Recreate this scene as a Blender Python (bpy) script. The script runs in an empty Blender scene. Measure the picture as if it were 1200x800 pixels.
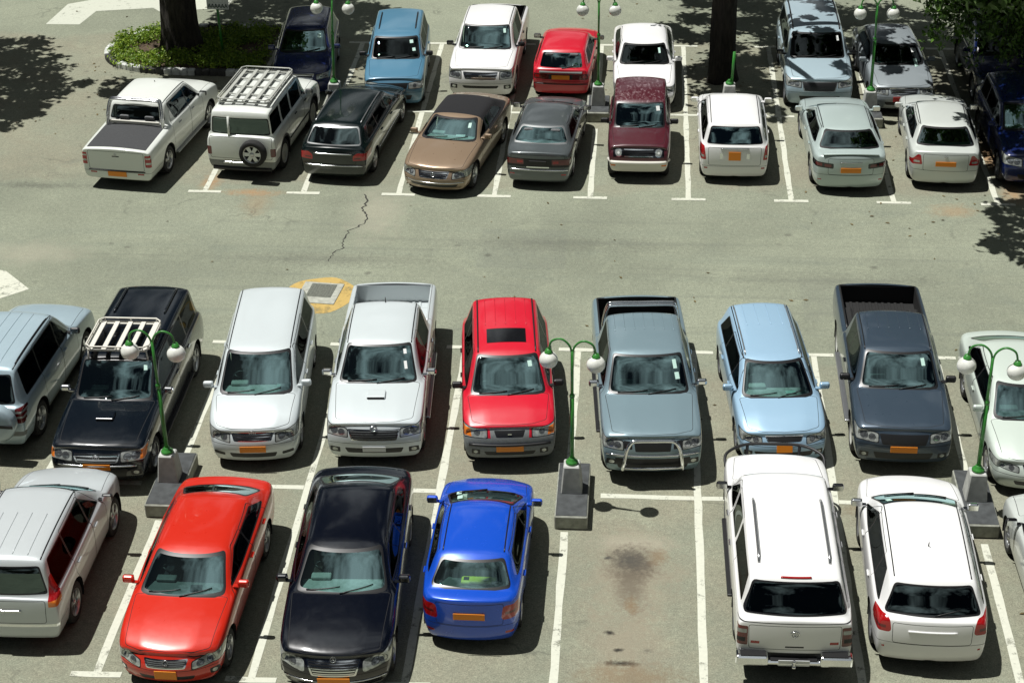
import bpy, bmesh, math, random
from math import sin, cos, pi, radians, hypot, atan2
from mathutils import Vector, Matrix
from mathutils.bvhtree import BVHTree
random.seed(7)
SC = bpy.context.scene
COL = SC.collection

# ------------------------------------------------------------------ materials
M = {}
def new_mat(name):
    m = bpy.data.materials.new(name); m.use_nodes = True
    nt = m.node_tree
    for n in list(nt.nodes): nt.nodes.remove(n)
    out = nt.nodes.new('ShaderNodeOutputMaterial')
    return m, nt, out
def N(nt, t, **kw):
    n = nt.nodes.new(t)
    for k, v in kw.items():
        if k in n.inputs: n.inputs[k].default_value = v
        else: setattr(n, k, v)
    return n
def simple(name, col, rough=.5, metal=0., coat=0., noise=0., scale=20., spec=.5):
    m, nt, out = new_mat(name)
    b = N(nt, 'ShaderNodeBsdfPrincipled', Roughness=rough, Metallic=metal)
    b.inputs['Base Color'].default_value = (*col, 1)
    b.inputs['Coat Weight'].default_value = coat; b.inputs['Coat Roughness'].default_value = .04
    b.inputs['Specular IOR Level'].default_value = spec
    if noise:
        tc = N(nt, 'ShaderNodeTexCoord'); nz = N(nt, 'ShaderNodeTexNoise', Scale=scale, Detail=5.)
        nt.links.new(tc.outputs['Object'], nz.inputs['Vector'])
        mx = N(nt, 'ShaderNodeMix', data_type='RGBA', blend_type='MULTIPLY')
        mx.inputs[6].default_value = (*col, 1)
        cr = N(nt, 'ShaderNodeValToRGB')
        cr.color_ramp.elements[0].position = .3; cr.color_ramp.elements[0].color = (1-noise,)*3+(1,)
        cr.color_ramp.elements[1].position = .7; cr.color_ramp.elements[1].color = (1+noise*.4,)*3+(1,)
        nt.links.new(nz.outputs['Fac'], cr.inputs[0]); nt.links.new(cr.outputs[0], mx.inputs[7]); mx.inputs[0].default_value = 1
        nt.links.new(mx.outputs[2], b.inputs['Base Color'])
    nt.links.new(b.outputs[0], out.inputs[0])
    M[name] = m
    return m
def paint(name, col, metal=.0, rough=.35, coat=.8, dust=.22):
    """car paint: flake base, clear coat, a little road dust on the low parts; the back of the sheet is interior trim"""
    m, nt, out = new_mat(name)
    L = nt.links.new
    b = N(nt, 'ShaderNodeBsdfPrincipled', Roughness=rough, Metallic=metal)
    b.inputs['Coat Weight'].default_value = coat; b.inputs['Coat Roughness'].default_value = .05
    tc = N(nt, 'ShaderNodeTexCoord')
    nz = N(nt, 'ShaderNodeTexNoise', Scale=2.2, Detail=6., Roughness=.62); L(tc.outputs['Object'], nz.inputs['Vector'])
    sx = N(nt, 'ShaderNodeSeparateXYZ'); L(tc.outputs['Object'], sx.inputs[0])
    mr = N(nt, 'ShaderNodeMapRange'); mr.inputs[1].default_value = .2; mr.inputs[2].default_value = .8; mr.inputs[3].default_value = dust; mr.inputs[4].default_value = dust*.05
    L(sx.outputs['Z'], mr.inputs[0])
    mu = N(nt, 'ShaderNodeMath', operation='MULTIPLY'); L(mr.outputs[0], mu.inputs[0]); L(nz.outputs['Fac'], mu.inputs[1])
    mx = N(nt, 'ShaderNodeMix', data_type='RGBA'); mx.inputs[6].default_value = (*col, 1); mx.inputs[7].default_value = (.3, .26, .2, 1)
    L(mu.outputs[0], mx.inputs[0]); L(mx.outputs[2], b.inputs['Base Color'])
    n2 = N(nt, 'ShaderNodeTexNoise', Scale=9., Detail=4.); L(tc.outputs['Object'], n2.inputs['Vector'])
    m2 = N(nt, 'ShaderNodeMapRange'); m2.inputs[3].default_value = rough-.03; m2.inputs[4].default_value = rough+.05
    L(n2.outputs['Fac'], m2.inputs[0]); L(m2.outputs[0], b.inputs['Roughness'])
    d = N(nt, 'ShaderNodeBsdfDiffuse'); d.inputs[0].default_value = (.03, .03, .03, 1)
    g = N(nt, 'ShaderNodeNewGeometry'); ms = N(nt, 'ShaderNodeMixShader')
    L(g.outputs['Backfacing'], ms.inputs[0]); L(b.outputs[0], ms.inputs[1]); L(d.outputs[0], ms.inputs[2]); L(ms.outputs[0], out.inputs[0])
    M[name] = m
    return m
def glass(name, tint, rough=.0, ior=1.6, base=.0, gcol=(.78, 1, .98)):
    m, nt, out = new_mat(name); L = nt.links.new
    t = N(nt, 'ShaderNodeBsdfTransparent'); t.inputs[0].default_value = (*tint, 1)
    g = N(nt, 'ShaderNodeBsdfGlossy', Roughness=rough); g.inputs[0].default_value = (*gcol, 1)
    fr = N(nt, 'ShaderNodeFresnel', IOR=ior)
    ad = N(nt, 'ShaderNodeMath', operation='ADD'); ad.inputs[1].default_value = base; L(fr.outputs[0], ad.inputs[0])
    ms = N(nt, 'ShaderNodeMixShader'); L(ad.outputs[0], ms.inputs[0]); L(t.outputs[0], ms.inputs[1]); L(g.outputs[0], ms.inputs[2]); L(ms.outputs[0], out.inputs[0])
    M[name] = m
    return m
glass('glass', (.62, .86, .83), ior=1.6, base=.28, gcol=(.66, .97, .97))
glass('tint', (.10, .135, .14), ior=1.5, base=.03, gcol=(.55, .62, .62))
glass('dark_glass', (.03, .036, .036), ior=1.3, base=.012, gcol=(.30, .33, .33))
glass('rear_glass', (.03, .036, .036), ior=1.6, base=.07)
glass('rear_tint', (.12, .18, .185), ior=1.6, base=.18)
glass('lens', (.80, .82, .80), ior=1.5, base=.02)
simple('chrome', (.82, .83, .84), .12, 1.)
simple('alloy', (.5, .51, .52), .3, .85)
simple('black', (.012, .012, .013), .45)
simple('gloss_black', (.008, .008, .009), .12, coat=.6)
simple('gap', (.006, .006, .006), .8)
simple('trim', (.01, .01, .011), .35)
simple('cladding', (.045, .048, .05), .6, noise=.2)
simple('grey_cladding', (.22, .235, .23), .55, noise=.15)
simple('rubber', (.018, .018, .018), .85, noise=.3)
simple('seat', (.17, .175, .18), .9, noise=.25)
simple('seat_beige', (.30, .27, .22), .9, noise=.2)
simple('dash', (.11, .125, .12), .65, noise=.15)
simple('dash_pale', (.40, .43, .40), .7, noise=.15)
simple('red_lens', (.38, .006, .008), .12, coat=1.)
simple('dark_red_lens', (.12, .006, .008), .12, coat=1.)
simple('amber', (.75, .2, .02), .15, coat=1.)
simple('clear_lens', (.52, .55, .52), .12, .35, coat=1., noise=.55, scale=11.)
simple('lamp_back', (.36, .38, .38), .22, .6, noise=.3, scale=20.)
simple('lamp_ring', (.14, .15, .155), .2, .5, noise=.3)
simple('lamp_bowl', (.46, .48, .48), .12, .85, coat=1., noise=.45, scale=30.)
simple('plate', (.86, .27, .015), .45)
simple('white_plate', (.62, .64, .64), .45)
simple('sticker', (.50, .72, .64), .5)
simple('paper', (.8, .82, .8), .6)
simple('soft_top', (.012, .012, .014), .95, noise=.3, scale=40.)
simple('tonneau', (.045, .047, .05), .75, noise=.2)
simple('vest', (.85, .95, .04), .6)
simple('rack_white', (.72, .70, .62), .4)
simple('rack_grey', (.45, .46, .42), .45, .1)
simple('bed_liner', (.012, .012, .012), .7, noise=.3)
simple('window_seal', (.35, .36, .36), .3, .8)

PAINTS = {
 'white': ((0.86, 0.86, 0.85), 0, 0.35), 'pearl_white': ((0.77, 0.8, 0.75), 0, 0.35),
 'silver': ((0.6, 0.64, 0.64), 0.2, 0.35), 'pale_silver': ((0.66, 0.7, 0.66), 0.2, 0.35), 'silver_blue': ((0.42, 0.54, 0.6), 0.2, 0.35),
 'warm_silver': ((0.57, 0.61, 0.62), 0.2, 0.36), 'white_silver': ((0.64, 0.7, 0.71), 0.12, 0.34),
 'pale_green': ((0.62, 0.7, 0.63), 0.15, 0.33), 'light_blue': ((0.34, 0.52, 0.68), 0.15, 0.33), 'sky_blue': ((0.085, 0.225, 0.34), 0.05, 0.35),
 'grey_blue': ((0.22, 0.31, 0.35), 0.25, 0.3), 'slate': ((0.05, 0.075, 0.105), 0.3, 0.28), 'dark_grey': ((0.1, 0.115, 0.12), 0.3, 0.3),
 'navy': ((0.0025, 0.0055, 0.01), 0, 0.2), 'black_navy': ((0.0012, 0.0025, 0.007), 0, 0.2), 'black_green': ((0.002, 0.007, 0.007), 0.0, 0.2),
 'blue': ((0.008, 0.085, 0.6), 0.15, 0.25), 'dark_blue': ((.004, .013, .085), 0, .25),
 'red': ((.52, .008, .016), .1, .3), 'orange_red': ((0.62, 0.022, 0.008), 0.1, 0.28), 'bright_red': ((0.62, 0.008, 0.028), 0, 0.35),
 'maroon': ((0.075, 0.006, 0.015), 0.05, 0.3), 'bronze': ((0.34, 0.245, 0.165), 0.35, 0.28), 'dull_silver': ((.30, .34, .36), .2, .35), 'mist': ((0.47, 0.56, 0.54), 0.2, 0.34),
}
for k, (c, me, ro) in PAINTS.items(): paint('paint_'+k, c, me, ro, dust=.05 if max(c) < .15 else .2)
def worn_paint():
    m = paint('paint_maroon', PAINTS['maroon'][0], .05, .4); nt = m.node_tree; L = nt.links.new
    b = [n for n in nt.nodes if n.type == 'BSDF_PRINCIPLED'][0]; src = b.inputs['Base Color'].links[0].from_socket
    tc = [n for n in nt.nodes if n.type == 'TEX_COORD'][0]; mp = N(nt, 'ShaderNodeMapping'); mp.inputs['Scale'].default_value = (3.2, 6.0, 1.); L(tc.outputs['Object'], mp.inputs[0])
    nz = N(nt, 'ShaderNodeTexNoise', Scale=2.2, Detail=7., Roughness=.75); L(mp.outputs[0], nz.inputs['Vector'])
    r = N(nt, 'ShaderNodeValToRGB'); r.color_ramp.elements[0].position = .52; r.color_ramp.elements[1].position = .60; L(nz.outputs['Fac'], r.inputs[0])
    sx = N(nt, 'ShaderNodeSeparateXYZ'); L(tc.outputs['Object'], sx.inputs[0]); mr = N(nt, 'ShaderNodeMapRange'); mr.inputs[1].default_value = 1.25; mr.inputs[2].default_value = 1.66; mr.inputs[3].default_value = .0; mr.inputs[4].default_value = .40; L(sx.outputs['Z'], mr.inputs[0])
    mu = N(nt, 'ShaderNodeMath', operation='MULTIPLY'); L(r.outputs[0], mu.inputs[0]); L(mr.outputs[0], mu.inputs[1])
    mx = N(nt, 'ShaderNodeMix', data_type='RGBA'); L(mu.outputs[0], mx.inputs[0]); L(src, mx.inputs[6]); mx.inputs[7].default_value = (.48, .36, .38, 1); L(mx.outputs[2], b.inputs['Base Color'])
worn_paint()

# ------------------------------------------------------------------ mesh helpers
def mesh_obj(name, bm, mats, parent=None, smooth=False, fix=True):
    if fix: bmesh.ops.recalc_face_normals(bm, faces=bm.faces[:])
    me = bpy.data.meshes.new(name); bm.to_mesh(me); bm.free()
    if not isinstance(mats, (list, tuple)): mats = [mats]
    for m in mats: me.materials.append(M[m] if isinstance(m, str) else m)
    if smooth:
        for p in me.polygons: p.use_smooth = True
    o = bpy.data.objects.new(name, me); COL.objects.link(o)
    if parent: o.parent = parent
    return o
def add_rbox(bm, c, s, r=.02, seg=2, rot=None, taper=None, mi=0):
    g = bmesh.ops.create_cube(bm, size=1.)
    vs = g['verts']
    for v in vs:
        v.co = Vector((v.co.x*s[0], v.co.y*s[1], v.co.z*s[2]))
        if taper and v.co.z > 0: v.co.x *= taper; v.co.y *= taper
    fs = set(f for v in vs for f in v.link_faces)
    if r > 0:
        es = list(set(e for v in vs for e in v.link_edges))
        rr = bmesh.ops.bevel(bm, geom=es, offset=min(r, min(s)*.45), segments=seg, profile=.5, affect='EDGES')
        fs = set(rr['faces']) | set(f for f in fs if f.is_valid)
        vs = list(set(v for f in fs for v in f.verts))
    mat = Matrix.Translation(Vector(c))
    if rot is not None: mat = mat @ rot
    for v in vs: v.co = mat @ v.co
    for f in fs: f.material_index = mi
    return fs
def add_tube(bm, pts, rad, n=8, cap=True, mi=0):
    pts = [Vector(p) for p in pts]
    rings = []
    rads = rad if isinstance(rad, (list, tuple)) else [rad]*len(pts)
    up = None
    for i, p in enumerate(pts):
        t = (pts[min(i+1, len(pts)-1)] - pts[max(i-1, 0)]).normalized()
        if up is None:
            up = Vector((0, 0, 1)) if abs(t.z) < .9 else Vector((1, 0, 0))
        a = t.cross(up).normalized(); b = a.cross(t).normalized(); up = b
        rings.append([bm.verts.new(p + (a*cos(2*pi*k/n) + b*sin(2*pi*k/n))*rads[i]) for k in range(n)])
    for r0, r1 in zip(rings, rings[1:]):
        for k in range(n):
            f = bm.faces.new((r0[k], r0[(k+1) % n], r1[(k+1) % n], r1[k])); f.smooth = True; f.material_index = mi
    if cap:
        f = bm.faces.new(rings[0][::-1]); f.material_index = mi
        f = bm.faces.new(rings[-1]); f.material_index = mi
def add_lathe(bm, prof, n=24, axis='z', origin=(0, 0, 0), mi=0, smooth=True):
    """prof: list of (radius, height)"""
    rings = []
    for r, h in prof:
        ring = []
        for k in range(n):
            a = 2*pi*k/n
            if axis == 'z': p = (r*cos(a), r*sin(a), h)
            else: p = (r*cos(a), h, r*sin(a))
            ring.append(bm.verts.new(Vector(p)+Vector(origin)))
        rings.append(ring)
    for r0, r1 in zip(rings, rings[1:]):
        for k in range(n):
            q = (r0[k], r0[(k+1) % n], r1[(k+1) % n], r1[k])
            f = bm.faces.new(q if axis == 'z' else q[::-1]); f.smooth = smooth; f.material_index = mi
    return rings
def recalc(bm):
    bmesh.ops.recalc_face_normals(bm, faces=bm.faces[:]); return bm
def smoothcurve(pts, n=6):
    """Catmull-Rom through the points"""
    P = [Vector(p) for p in pts]; out = []
    for i in range(len(P)-1):
        a, b, c, d = P[max(i-1, 0)], P[i], P[i+1], P[min(i+2, len(P)-1)]
        for k in range(n):
            t = k/n
            out.append(.5*((2*b)+(c-a)*t+(2*a-5*b+4*c-d)*t*t+(3*b-a-3*c+d)*t**3))
    out.append(P[-1]); return out
def tag(o, label=None, cat=None, group=None, kind=None):
    if label: o['label'] = label
    if cat: o['category'] = cat
    if group: o['group'] = group
    if kind: o['kind'] = kind
    return o
def empty(name, loc, rz=0, label=None, cat=None, group=None):
    o = bpy.data.objects.new(name, None); COL.objects.link(o)
    o.location = loc; o.rotation_euler = (0, 0, rz); o.empty_display_size = .3
    return tag(o, label, cat, group)

# polygons ------------------------------------------------------------------
def ccw(P):
    a = sum(P[i][0]*P[(i+1) % len(P)][1]-P[(i+1) % len(P)][0]*P[i][1] for i in range(len(P)))
    return list(P) if a > 0 else list(P)[::-1]
def rnd(P, r, n=4, skip=()):
    P = ccw(P); out = []
    for i, p in enumerate(P):
        a, b, c = Vector(P[i-1]), Vector(p), Vector(P[(i+1) % len(P)])
        if p in skip or r <= 0: out.append(tuple(b)); continue
        u = (a-b); v = (c-b); d = min(r, u.length*.45, v.length*.45)
        q0 = b+u.normalized()*d; q1 = b+v.normalized()*d
        for k in range(n+1):
            t = k/n; out.append(tuple((1-t)**2*q0+2*t*(1-t)*b+t*t*q1))
    return out
def inset(P, d):
    P = ccw(P); Q = []
    for p in P:
        if not Q or hypot(p[0]-Q[-1][0], p[1]-Q[-1][1]) > 1e-5: Q.append(p)
    P = Q; n = len(P); out = []
    ed = []
    for i in range(n):
        p, q = Vector(P[i]), Vector(P[(i+1) % n]); t = (q-p).normalized(); nn = Vector((-t.y, t.x)); ed.append((p+nn*d, t))
    for i in range(n):
        p, t = ed[i-1]; q, s = ed[i]
        den = t.x*s.y-t.y*s.x
        if abs(den) < 1e-4: out.append(tuple(q)); continue
        k = ((q.x-p.x)*s.y-(q.y-p.y)*s.x)/den
        out.append(tuple(p+t*k))
    return out
def hull(P):
    P = sorted(set((round(p[0], 5), round(p[1], 5)) for p in P))
    def half(Q):
        o = []
        for p in Q:
            while len(o) > 1 and (o[-1][0]-o[-2][0])*(p[1]-o[-2][1])-(o[-1][1]-o[-2][1])*(p[0]-o[-2][0]) <= 1e-6: o.pop()
            o.append(p)
        return o[:-1]
    return half(P)+half(P[::-1])
def circ(cx, cy, r, n=20): return [(cx+r*cos(2*pi*k/n), cy+r*sin(2*pi*k/n)) for k in range(n)]
AX = {'S': (0, 2), 'F': (1, 2), 'R': (1, 2), 'T': (0, 1)}
def cut(bm, proj, poly, cond):
    a, b = AX[proj]; P = ccw(poly)
    x0 = min(p[0] for p in P); x1 = max(p[0] for p in P); y0 = min(p[1] for p in P); y1 = max(p[1] for p in P)
    fs = []
    for f in bm.faces:
        us = [v.co[a] for v in f.verts]; ws = [v.co[b] for v in f.verts]
        if max(us) < x0 or min(us) > x1 or max(ws) < y0 or min(ws) > y1: continue
        if cond(f.normal, f.calc_center_median()): fs.append(f)
    for i in range(len(P)):
        if not fs: break
        p, q = P[i], P[(i+1) % len(P)]
        dx, dy = q[0]-p[0], q[1]-p[1]; l = hypot(dx, dy)
        if l < 1e-6: continue
        co = Vector((0, 0, 0)); no = Vector((0, 0, 0))
        co[a], co[b] = p; no[a], no[b] = dy/l, -dx/l
        need = False; dd = {}
        for f in fs:
            ds = [(v.co-co).dot(no) for v in f.verts]
            dd[f] = (min(ds), max(ds))
        inside = [f for f in fs if dd[f][1] <= 2e-5]
        cross = [f for f in fs if dd[f][0] < -2e-5 and dd[f][1] > 2e-5]
        if cross:
            es = set(e for f in cross for e in f.edges); vs = set(v for f in cross for v in f.verts)
            r = bmesh.ops.bisect_plane(bm, geom=cross+list(es)+list(vs), dist=1e-5, plane_co=co, plane_no=no)
            for g in r['geom']:
                if isinstance(g, bmesh.types.BMFace):
                    g.normal_update()
                    if (g.calc_center_median()-co).dot(no) < 0: inside.append(g)
        fs = list(set(inside))
    return fs

# ------------------------------------------------------------------ car bodies
def lerp(a, b, t): return a+(b-a)*t
def sstep(t): t = max(0., min(1., t)); return t*t*(3-2*t)
BASE = dict(L=4.6, W=1.76, H=1.44, R=.31, tw=.205, gc=.2, fo=.86, ro=1.0, zn=.70, zc=.95, hood=1.25, scr=.75, roof=1.5, back=.75, zdb=1.0, zt=.96,
            gw=.70, ntap=.10, ttap=.08, plan=.16, rplan=.10, nprof=(.10, .02, 0, .04, .13), rprof=(.10, .02, 0, .03, .06), crown=.045, cr=.0, shcr=.25,
            pil=None, dlo=None, clad=None, bump=.54, rbump=.56, bed=False, doors=2, win='tint', rearwin='rear_tint', scrwin='glass', seat='seat', dash='dash', rim='alloy', deckw=.02,
            mirror='paint', hoodgap=True, plate_f=None, plate_r=None, handle='paint')
def shell(p):
    L, W, H, gc = p['L'], p['W'], p['H'], p['gc']; hw = W/2; h = L/2
    xc = h-p['hood']; xh = xc-p['scr']; xe = xh-p['roof']; xb = xe-p['back']
    p.update(xc=xc, xh=xh, xe=xe, xb=xb, hw=hw, xf=h-p['fo'], xr=-h+p['ro'])
    belt = lambda x: lerp(p['zc'], p['zdb'], max(0, min(1, (xc-x)/(xc-xb))))
    p['belt'] = belt
    def wf(x):
        return 1-p['ntap']*max(0, min(1, (x-(h-.75))/.75))**2-p['ttap']*max(0, min(1, (-x-(h-.75))/.75))**2
    def plan(x, y, z, prof=None):
        # plan-view rounding of the two ends
        k = max(0, (x-(h-.35))/.35); kr = max(0, (-x-(h-.35))/.35)
        return -p['plan']*(abs(y)/hw)**2.4*k + p['rplan']*(abs(y)/hw)**2.4*kr
    def ring(x, kind, zt=None, bul=0, topset=0, prof=None):
        w = hw*wf(x); pts = []
        zb = belt(x) if kind == 'C' else zt-.045
        rows = [(0, gc)]
        Y = [0, .2, .4, .6, .8, 1]
        pr = prof or (0, 0, 0, 0, 0)
        for yy in Y: pts.append((x-pr[0], .90*w*yy, gc))
        s2z = gc+.52*(zb-gc)
        pts += [(x-pr[1], w*.972, gc+.11), (x-pr[2], w, s2z), (x-pr[3], w*.992, zb-.09)]
        if kind == 'C':
            zr = zt; g = p['gw']*hw
            yb = .905*w
            t = (zr-.15-zb-.02)/(zr-.05-zb-.02)
            T = [(w*.962, zb), (yb, zb+.025), (lerp(yb, g, t)+.012, zr-.15), (g, zr-.045), (.62*g, zr-.008), (0, zr+.006)]
        else:
            T = [(w*.955, zb), (w*.895, zt-.014), (w*.845, zt), (w*.79, zt+.006), (w*.50, zt+p['crown']*.6+(.010 if x > xc-.05 else 0)), (0, zt+p['crown'])]
        for y, z in T:
            pts.append((x-pr[4]+bul*max(0, 1-(y/(.85*hw))**2), y, z))
        return [(px+plan(x, py, pz), py, pz) for px, py, pz in pts]
    zn, zc, zdb, zt = p['zn'], p['zc'], p['zdb'], p['zt']
    neg = lambda t: tuple(-v for v in t)
    R = []
    R.append(ring(-h, 'D', zt-.02, prof=neg(p['rprof'])))
    R.append(ring(-h+.10, 'D', zt))
    sed = xb+h
    if sed > .5: R.append(ring(lerp(-h+.1, xb, .55), 'D', lerp(zt, zdb, .55)))
    if sed > .3: R.append(ring(xb-.10, 'D', zdb-.006, bul=-.06))
    R.append(ring(max(xb, -h+.16), 'D', zdb, bul=-.06))
    zr = H-.03
    R.append(ring(xe, 'C', zr-p.get('rdrop', .03), bul=-.05))
    R.append(ring(xe+.2, 'C', zr-p.get('rdrop', .03)*.35))
    R.append(ring(lerp(xe, xh, .5), 'C', zr+.012))
    R.append(ring(xh-.2, 'C', zr-.004))
    R.append(ring(xh, 'C', zr-.035, bul=.05))
    R.append(ring(xc, 'D', zc, bul=.10))
    R.append(ring(xc+.12, 'D', zc-.012, bul=.09))
    R.append(ring(lerp(xc, h, .5), 'D', lerp(zc, zn, .31)))
    R.append(ring(h-.30, 'D', lerp(zc, zn, .70)))
    R.append(ring(h-.09, 'D', zn+.004))
    R.append(ring(h, 'D', zn-.05, prof=p['nprof']))
    bm = bmesh.new(); cl = bm.edges.layers.float.new('crease_edge')
    V = [[bm.verts.new(q) for q in r] for r in R]
    n = len(R[0])
    for i in range(len(R)-1):
        for j in range(n-1):
            bm.faces.new((V[i][j], V[i+1][j], V[i+1][j+1], V[i][j+1]))
    # end caps: rows b5,s1,s2,s3,t4 ; columns b0..b5 / t0..t4
    for ri, sg, prof in ((0, -1, p['rprof']), (len(R)-1, 1, p['nprof'])):
        v = V[ri]; bot = v[0:6]; right = v[5:10]; top = [v[14], v[13], v[12], v[11], v[10], v[9]]
        G = [[None]*6 for _ in range(5)]
        G[0] = bot; G[4] = top
        for i in range(1, 4):
            G[i][5] = right[i]
            for j in range(5):
                yb_, yt_ = bot[j].co.y, top[j].co.y
                y = lerp(yb_, yt_, i/4.)*(right[i].co.y/max(1e-6, lerp(bot[5].co.y, top[5].co.y, i/4.)))
                if j == 0: y = 0
                z0, z1 = bot[j].co.z, top[j].co.z
                fz = (right[i].co.z-right[0].co.z)/(right[4].co.z-right[0].co.z)
                z = lerp(z0, z1, fz)
                pl = p['plan'] if sg > 0 else p['rplan']
                G[i][j] = bm.verts.new((sg*(h-prof[i]-pl*(y/hw)**2.4), y, z))
        for i in range(4):
            for j in range(5):
                q = (G[i][j], G[i][j+1], G[i+1][j+1], G[i+1][j])
                bm.faces.new(q[::-1] if sg > 0 else q)
    bm.edges.ensure_lookup_table()
    def cre(a, b, w):
        e = bm.edges.get((a, b))
        if e: e[cl] = w
    nr = len(R)
    ih = nr-7; ic = nr-6
    for i in range(nr-1):
        cre(V[i][9], V[i+1][9], p['shcr'])
        if p['cr'] and ih-4 <= i < ih: cre(V[i][12], V[i+1][12], p['cr'])
    for j in range(9, n-1):
        cre(V[ic][j], V[ic][j+1], .45); cre(V[ih][j], V[ih][j+1], .25); cre(V[ih-4][j], V[ih-4][j+1], .35); cre(V[ih-5][j], V[ih-5][j+1], .4)
        cre(V[0][j], V[0][j+1], p.get('tcr', .4)); cre(V[nr-1][j], V[nr-1][j+1], .35)
    for i in range(ic+1, nr-2): cre(V[i][13], V[i+1][13], .75)
    cre(V[ic][12], V[ih][12], .4); cre(V[ih-5][12], V[ih-4][12], .4)
    # mirror
    g = bmesh.ops.duplicate(bm, geom=bm.faces[:]+bm.edges[:]+bm.verts[:])
    nf = [f for f in g['geom'] if isinstance(f, bmesh.types.BMFace)]
    for v in g['geom']:
        if isinstance(v, bmesh.types.BMVert): v.co.y = -v.co.y
    bmesh.ops.reverse_faces(bm, faces=nf)
    bmesh.ops.remove_doubles(bm, verts=[v for v in bm.verts if abs(v.co.y) < 1e-5], dist=1e-5)
    me = bpy.data.meshes.new('cage'); bm.to_mesh(me); bm.free()
    o = bpy.data.objects.new('cage', me); COL.objects.link(o)
    md = o.modifiers.new('s', 'SUBSURF'); md.levels = 2; md.render_levels = 2
    dg = bpy.context.evaluated_depsgraph_get(); ev = o.evaluated_get(dg)
    bm = bmesh.new(); bm.from_mesh(ev.to_mesh()); ev.to_mesh_clear()
    bpy.data.objects.remove(o); bpy.data.meshes.remove(me)
    xs = [v.co.x for v in bm.verts]; ys = [v.co.y for v in bm.verts]; zs = [v.co.z for v in bm.verts]
    x0, x1, y1, z0, z1 = min(xs), max(xs), max(ys), min(zs), max(zs)
    for v in bm.verts:
        v.co.x = -h+(v.co.x-x0)/(x1-x0)*L; v.co.y *= hw/y1; v.co.z = gc+(v.co.z-z0)/(z1-z0)*(H-gc)
    bmesh.ops.delete(bm, geom=[v for v in bm.verts if v.co.y < -1e-4], context='VERTS')
    for v in bm.verts:
        if v.co.y < 1e-4: v.co.y = 0
    bm.normal_update()
    if sum(f.normal.z for f in bm.faces if f.calc_center_median().z > H-.1) < 0:
        bmesh.ops.reverse_faces(bm, faces=bm.faces[:]); bm.normal_update()
    nl = bm.verts.layers.float_vector.new('nrm')
    for v in bm.verts:
        k = v.normal.copy()
        if v.co.y == 0: k.y = 0; k.normalize()
        v[nl] = k
    return bm

WHEELS = {}
def wheel_mesh(R, tw, style):
    key = (round(R, 3), tw, style)
    if key in WHEELS: return WHEELS[key]
    bm = bmesh.new(); t = tw/2; rr = R*.66
    prof = [(rr-.01, -t*.9), (rr+.012, -t*.98), (R-.03, -t), (R-.008, -t*.82), (R, -t*.5), (R, t*.5), (R-.008, t*.82), (R-.03, t), (rr+.012, t*.98), (rr-.01, t*.9), (rr-.02, t*.5)]
    add_lathe(bm, prof, 32, 'y')
    recalc(bm)
    ty = bpy.data.meshes.new('tyre'); bm.to_mesh(ty); bm.free(); ty.materials.append(M['rubber'])
    bm = bmesh.new(); y = t*.80
    add_lathe(bm, [(rr, t*.95), (rr-.012, t*.93), (rr-.03, y-.05), (rr-.035, -t*.8)], 32, 'y', mi=0)
    ring = add_lathe(bm, [(rr-.03, y-.085), (.001, y-.085)], 24, 'y', mi=1)
    add_lathe(bm, [(.062, y-.09), (.060, y), (.035, y+.012), (.001, y+.014)], 16, 'y', mi=0)
    ns = {'alloy': 5, 'six': 6, 'steel': 8, 'multi': 9, 'cap': 7}[style]
    wd = {'alloy': .036, 'six': .042, 'steel': .055, 'multi': .019, 'cap': .045}[style]
    for k in range(ns):
        a = 2*pi*k/ns
        for s in (0,):
            m = Matrix.Rotation(-a, 4, 'Y')
            pts = [(.045, -wd, y-.004), (.045, wd, y-.004), (rr-.018, wd*1.25, y-.012), (rr-.018, -wd*1.25, y-.012)]
            top = [bm.verts.new(m @ Vector((q[0], q[2], q[1]))) for q in pts]
            bot = [bm.verts.new(m @ Vector((q[0], q[2]-.035, q[1]))) for q in pts]
            bm.faces.new(top)
            for i in range(4): bm.faces.new((top[i], top[(i+1) % 4], bot[(i+1) % 4], bot[i]))
    recalc(bm)
    ri = bpy.data.meshes.new('rim'); bm.to_mesh(ri); bm.free()
    ri.materials.append(M['alloy'] if style != 'steel' else M['rack_grey']); ri.materials.append(M['black'])
    for me in (ty, ri):
        for q in me.polygons: q.use_smooth = q.use_smooth
    WHEELS[key] = (ty, ri)
    return ty, ri

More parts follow.
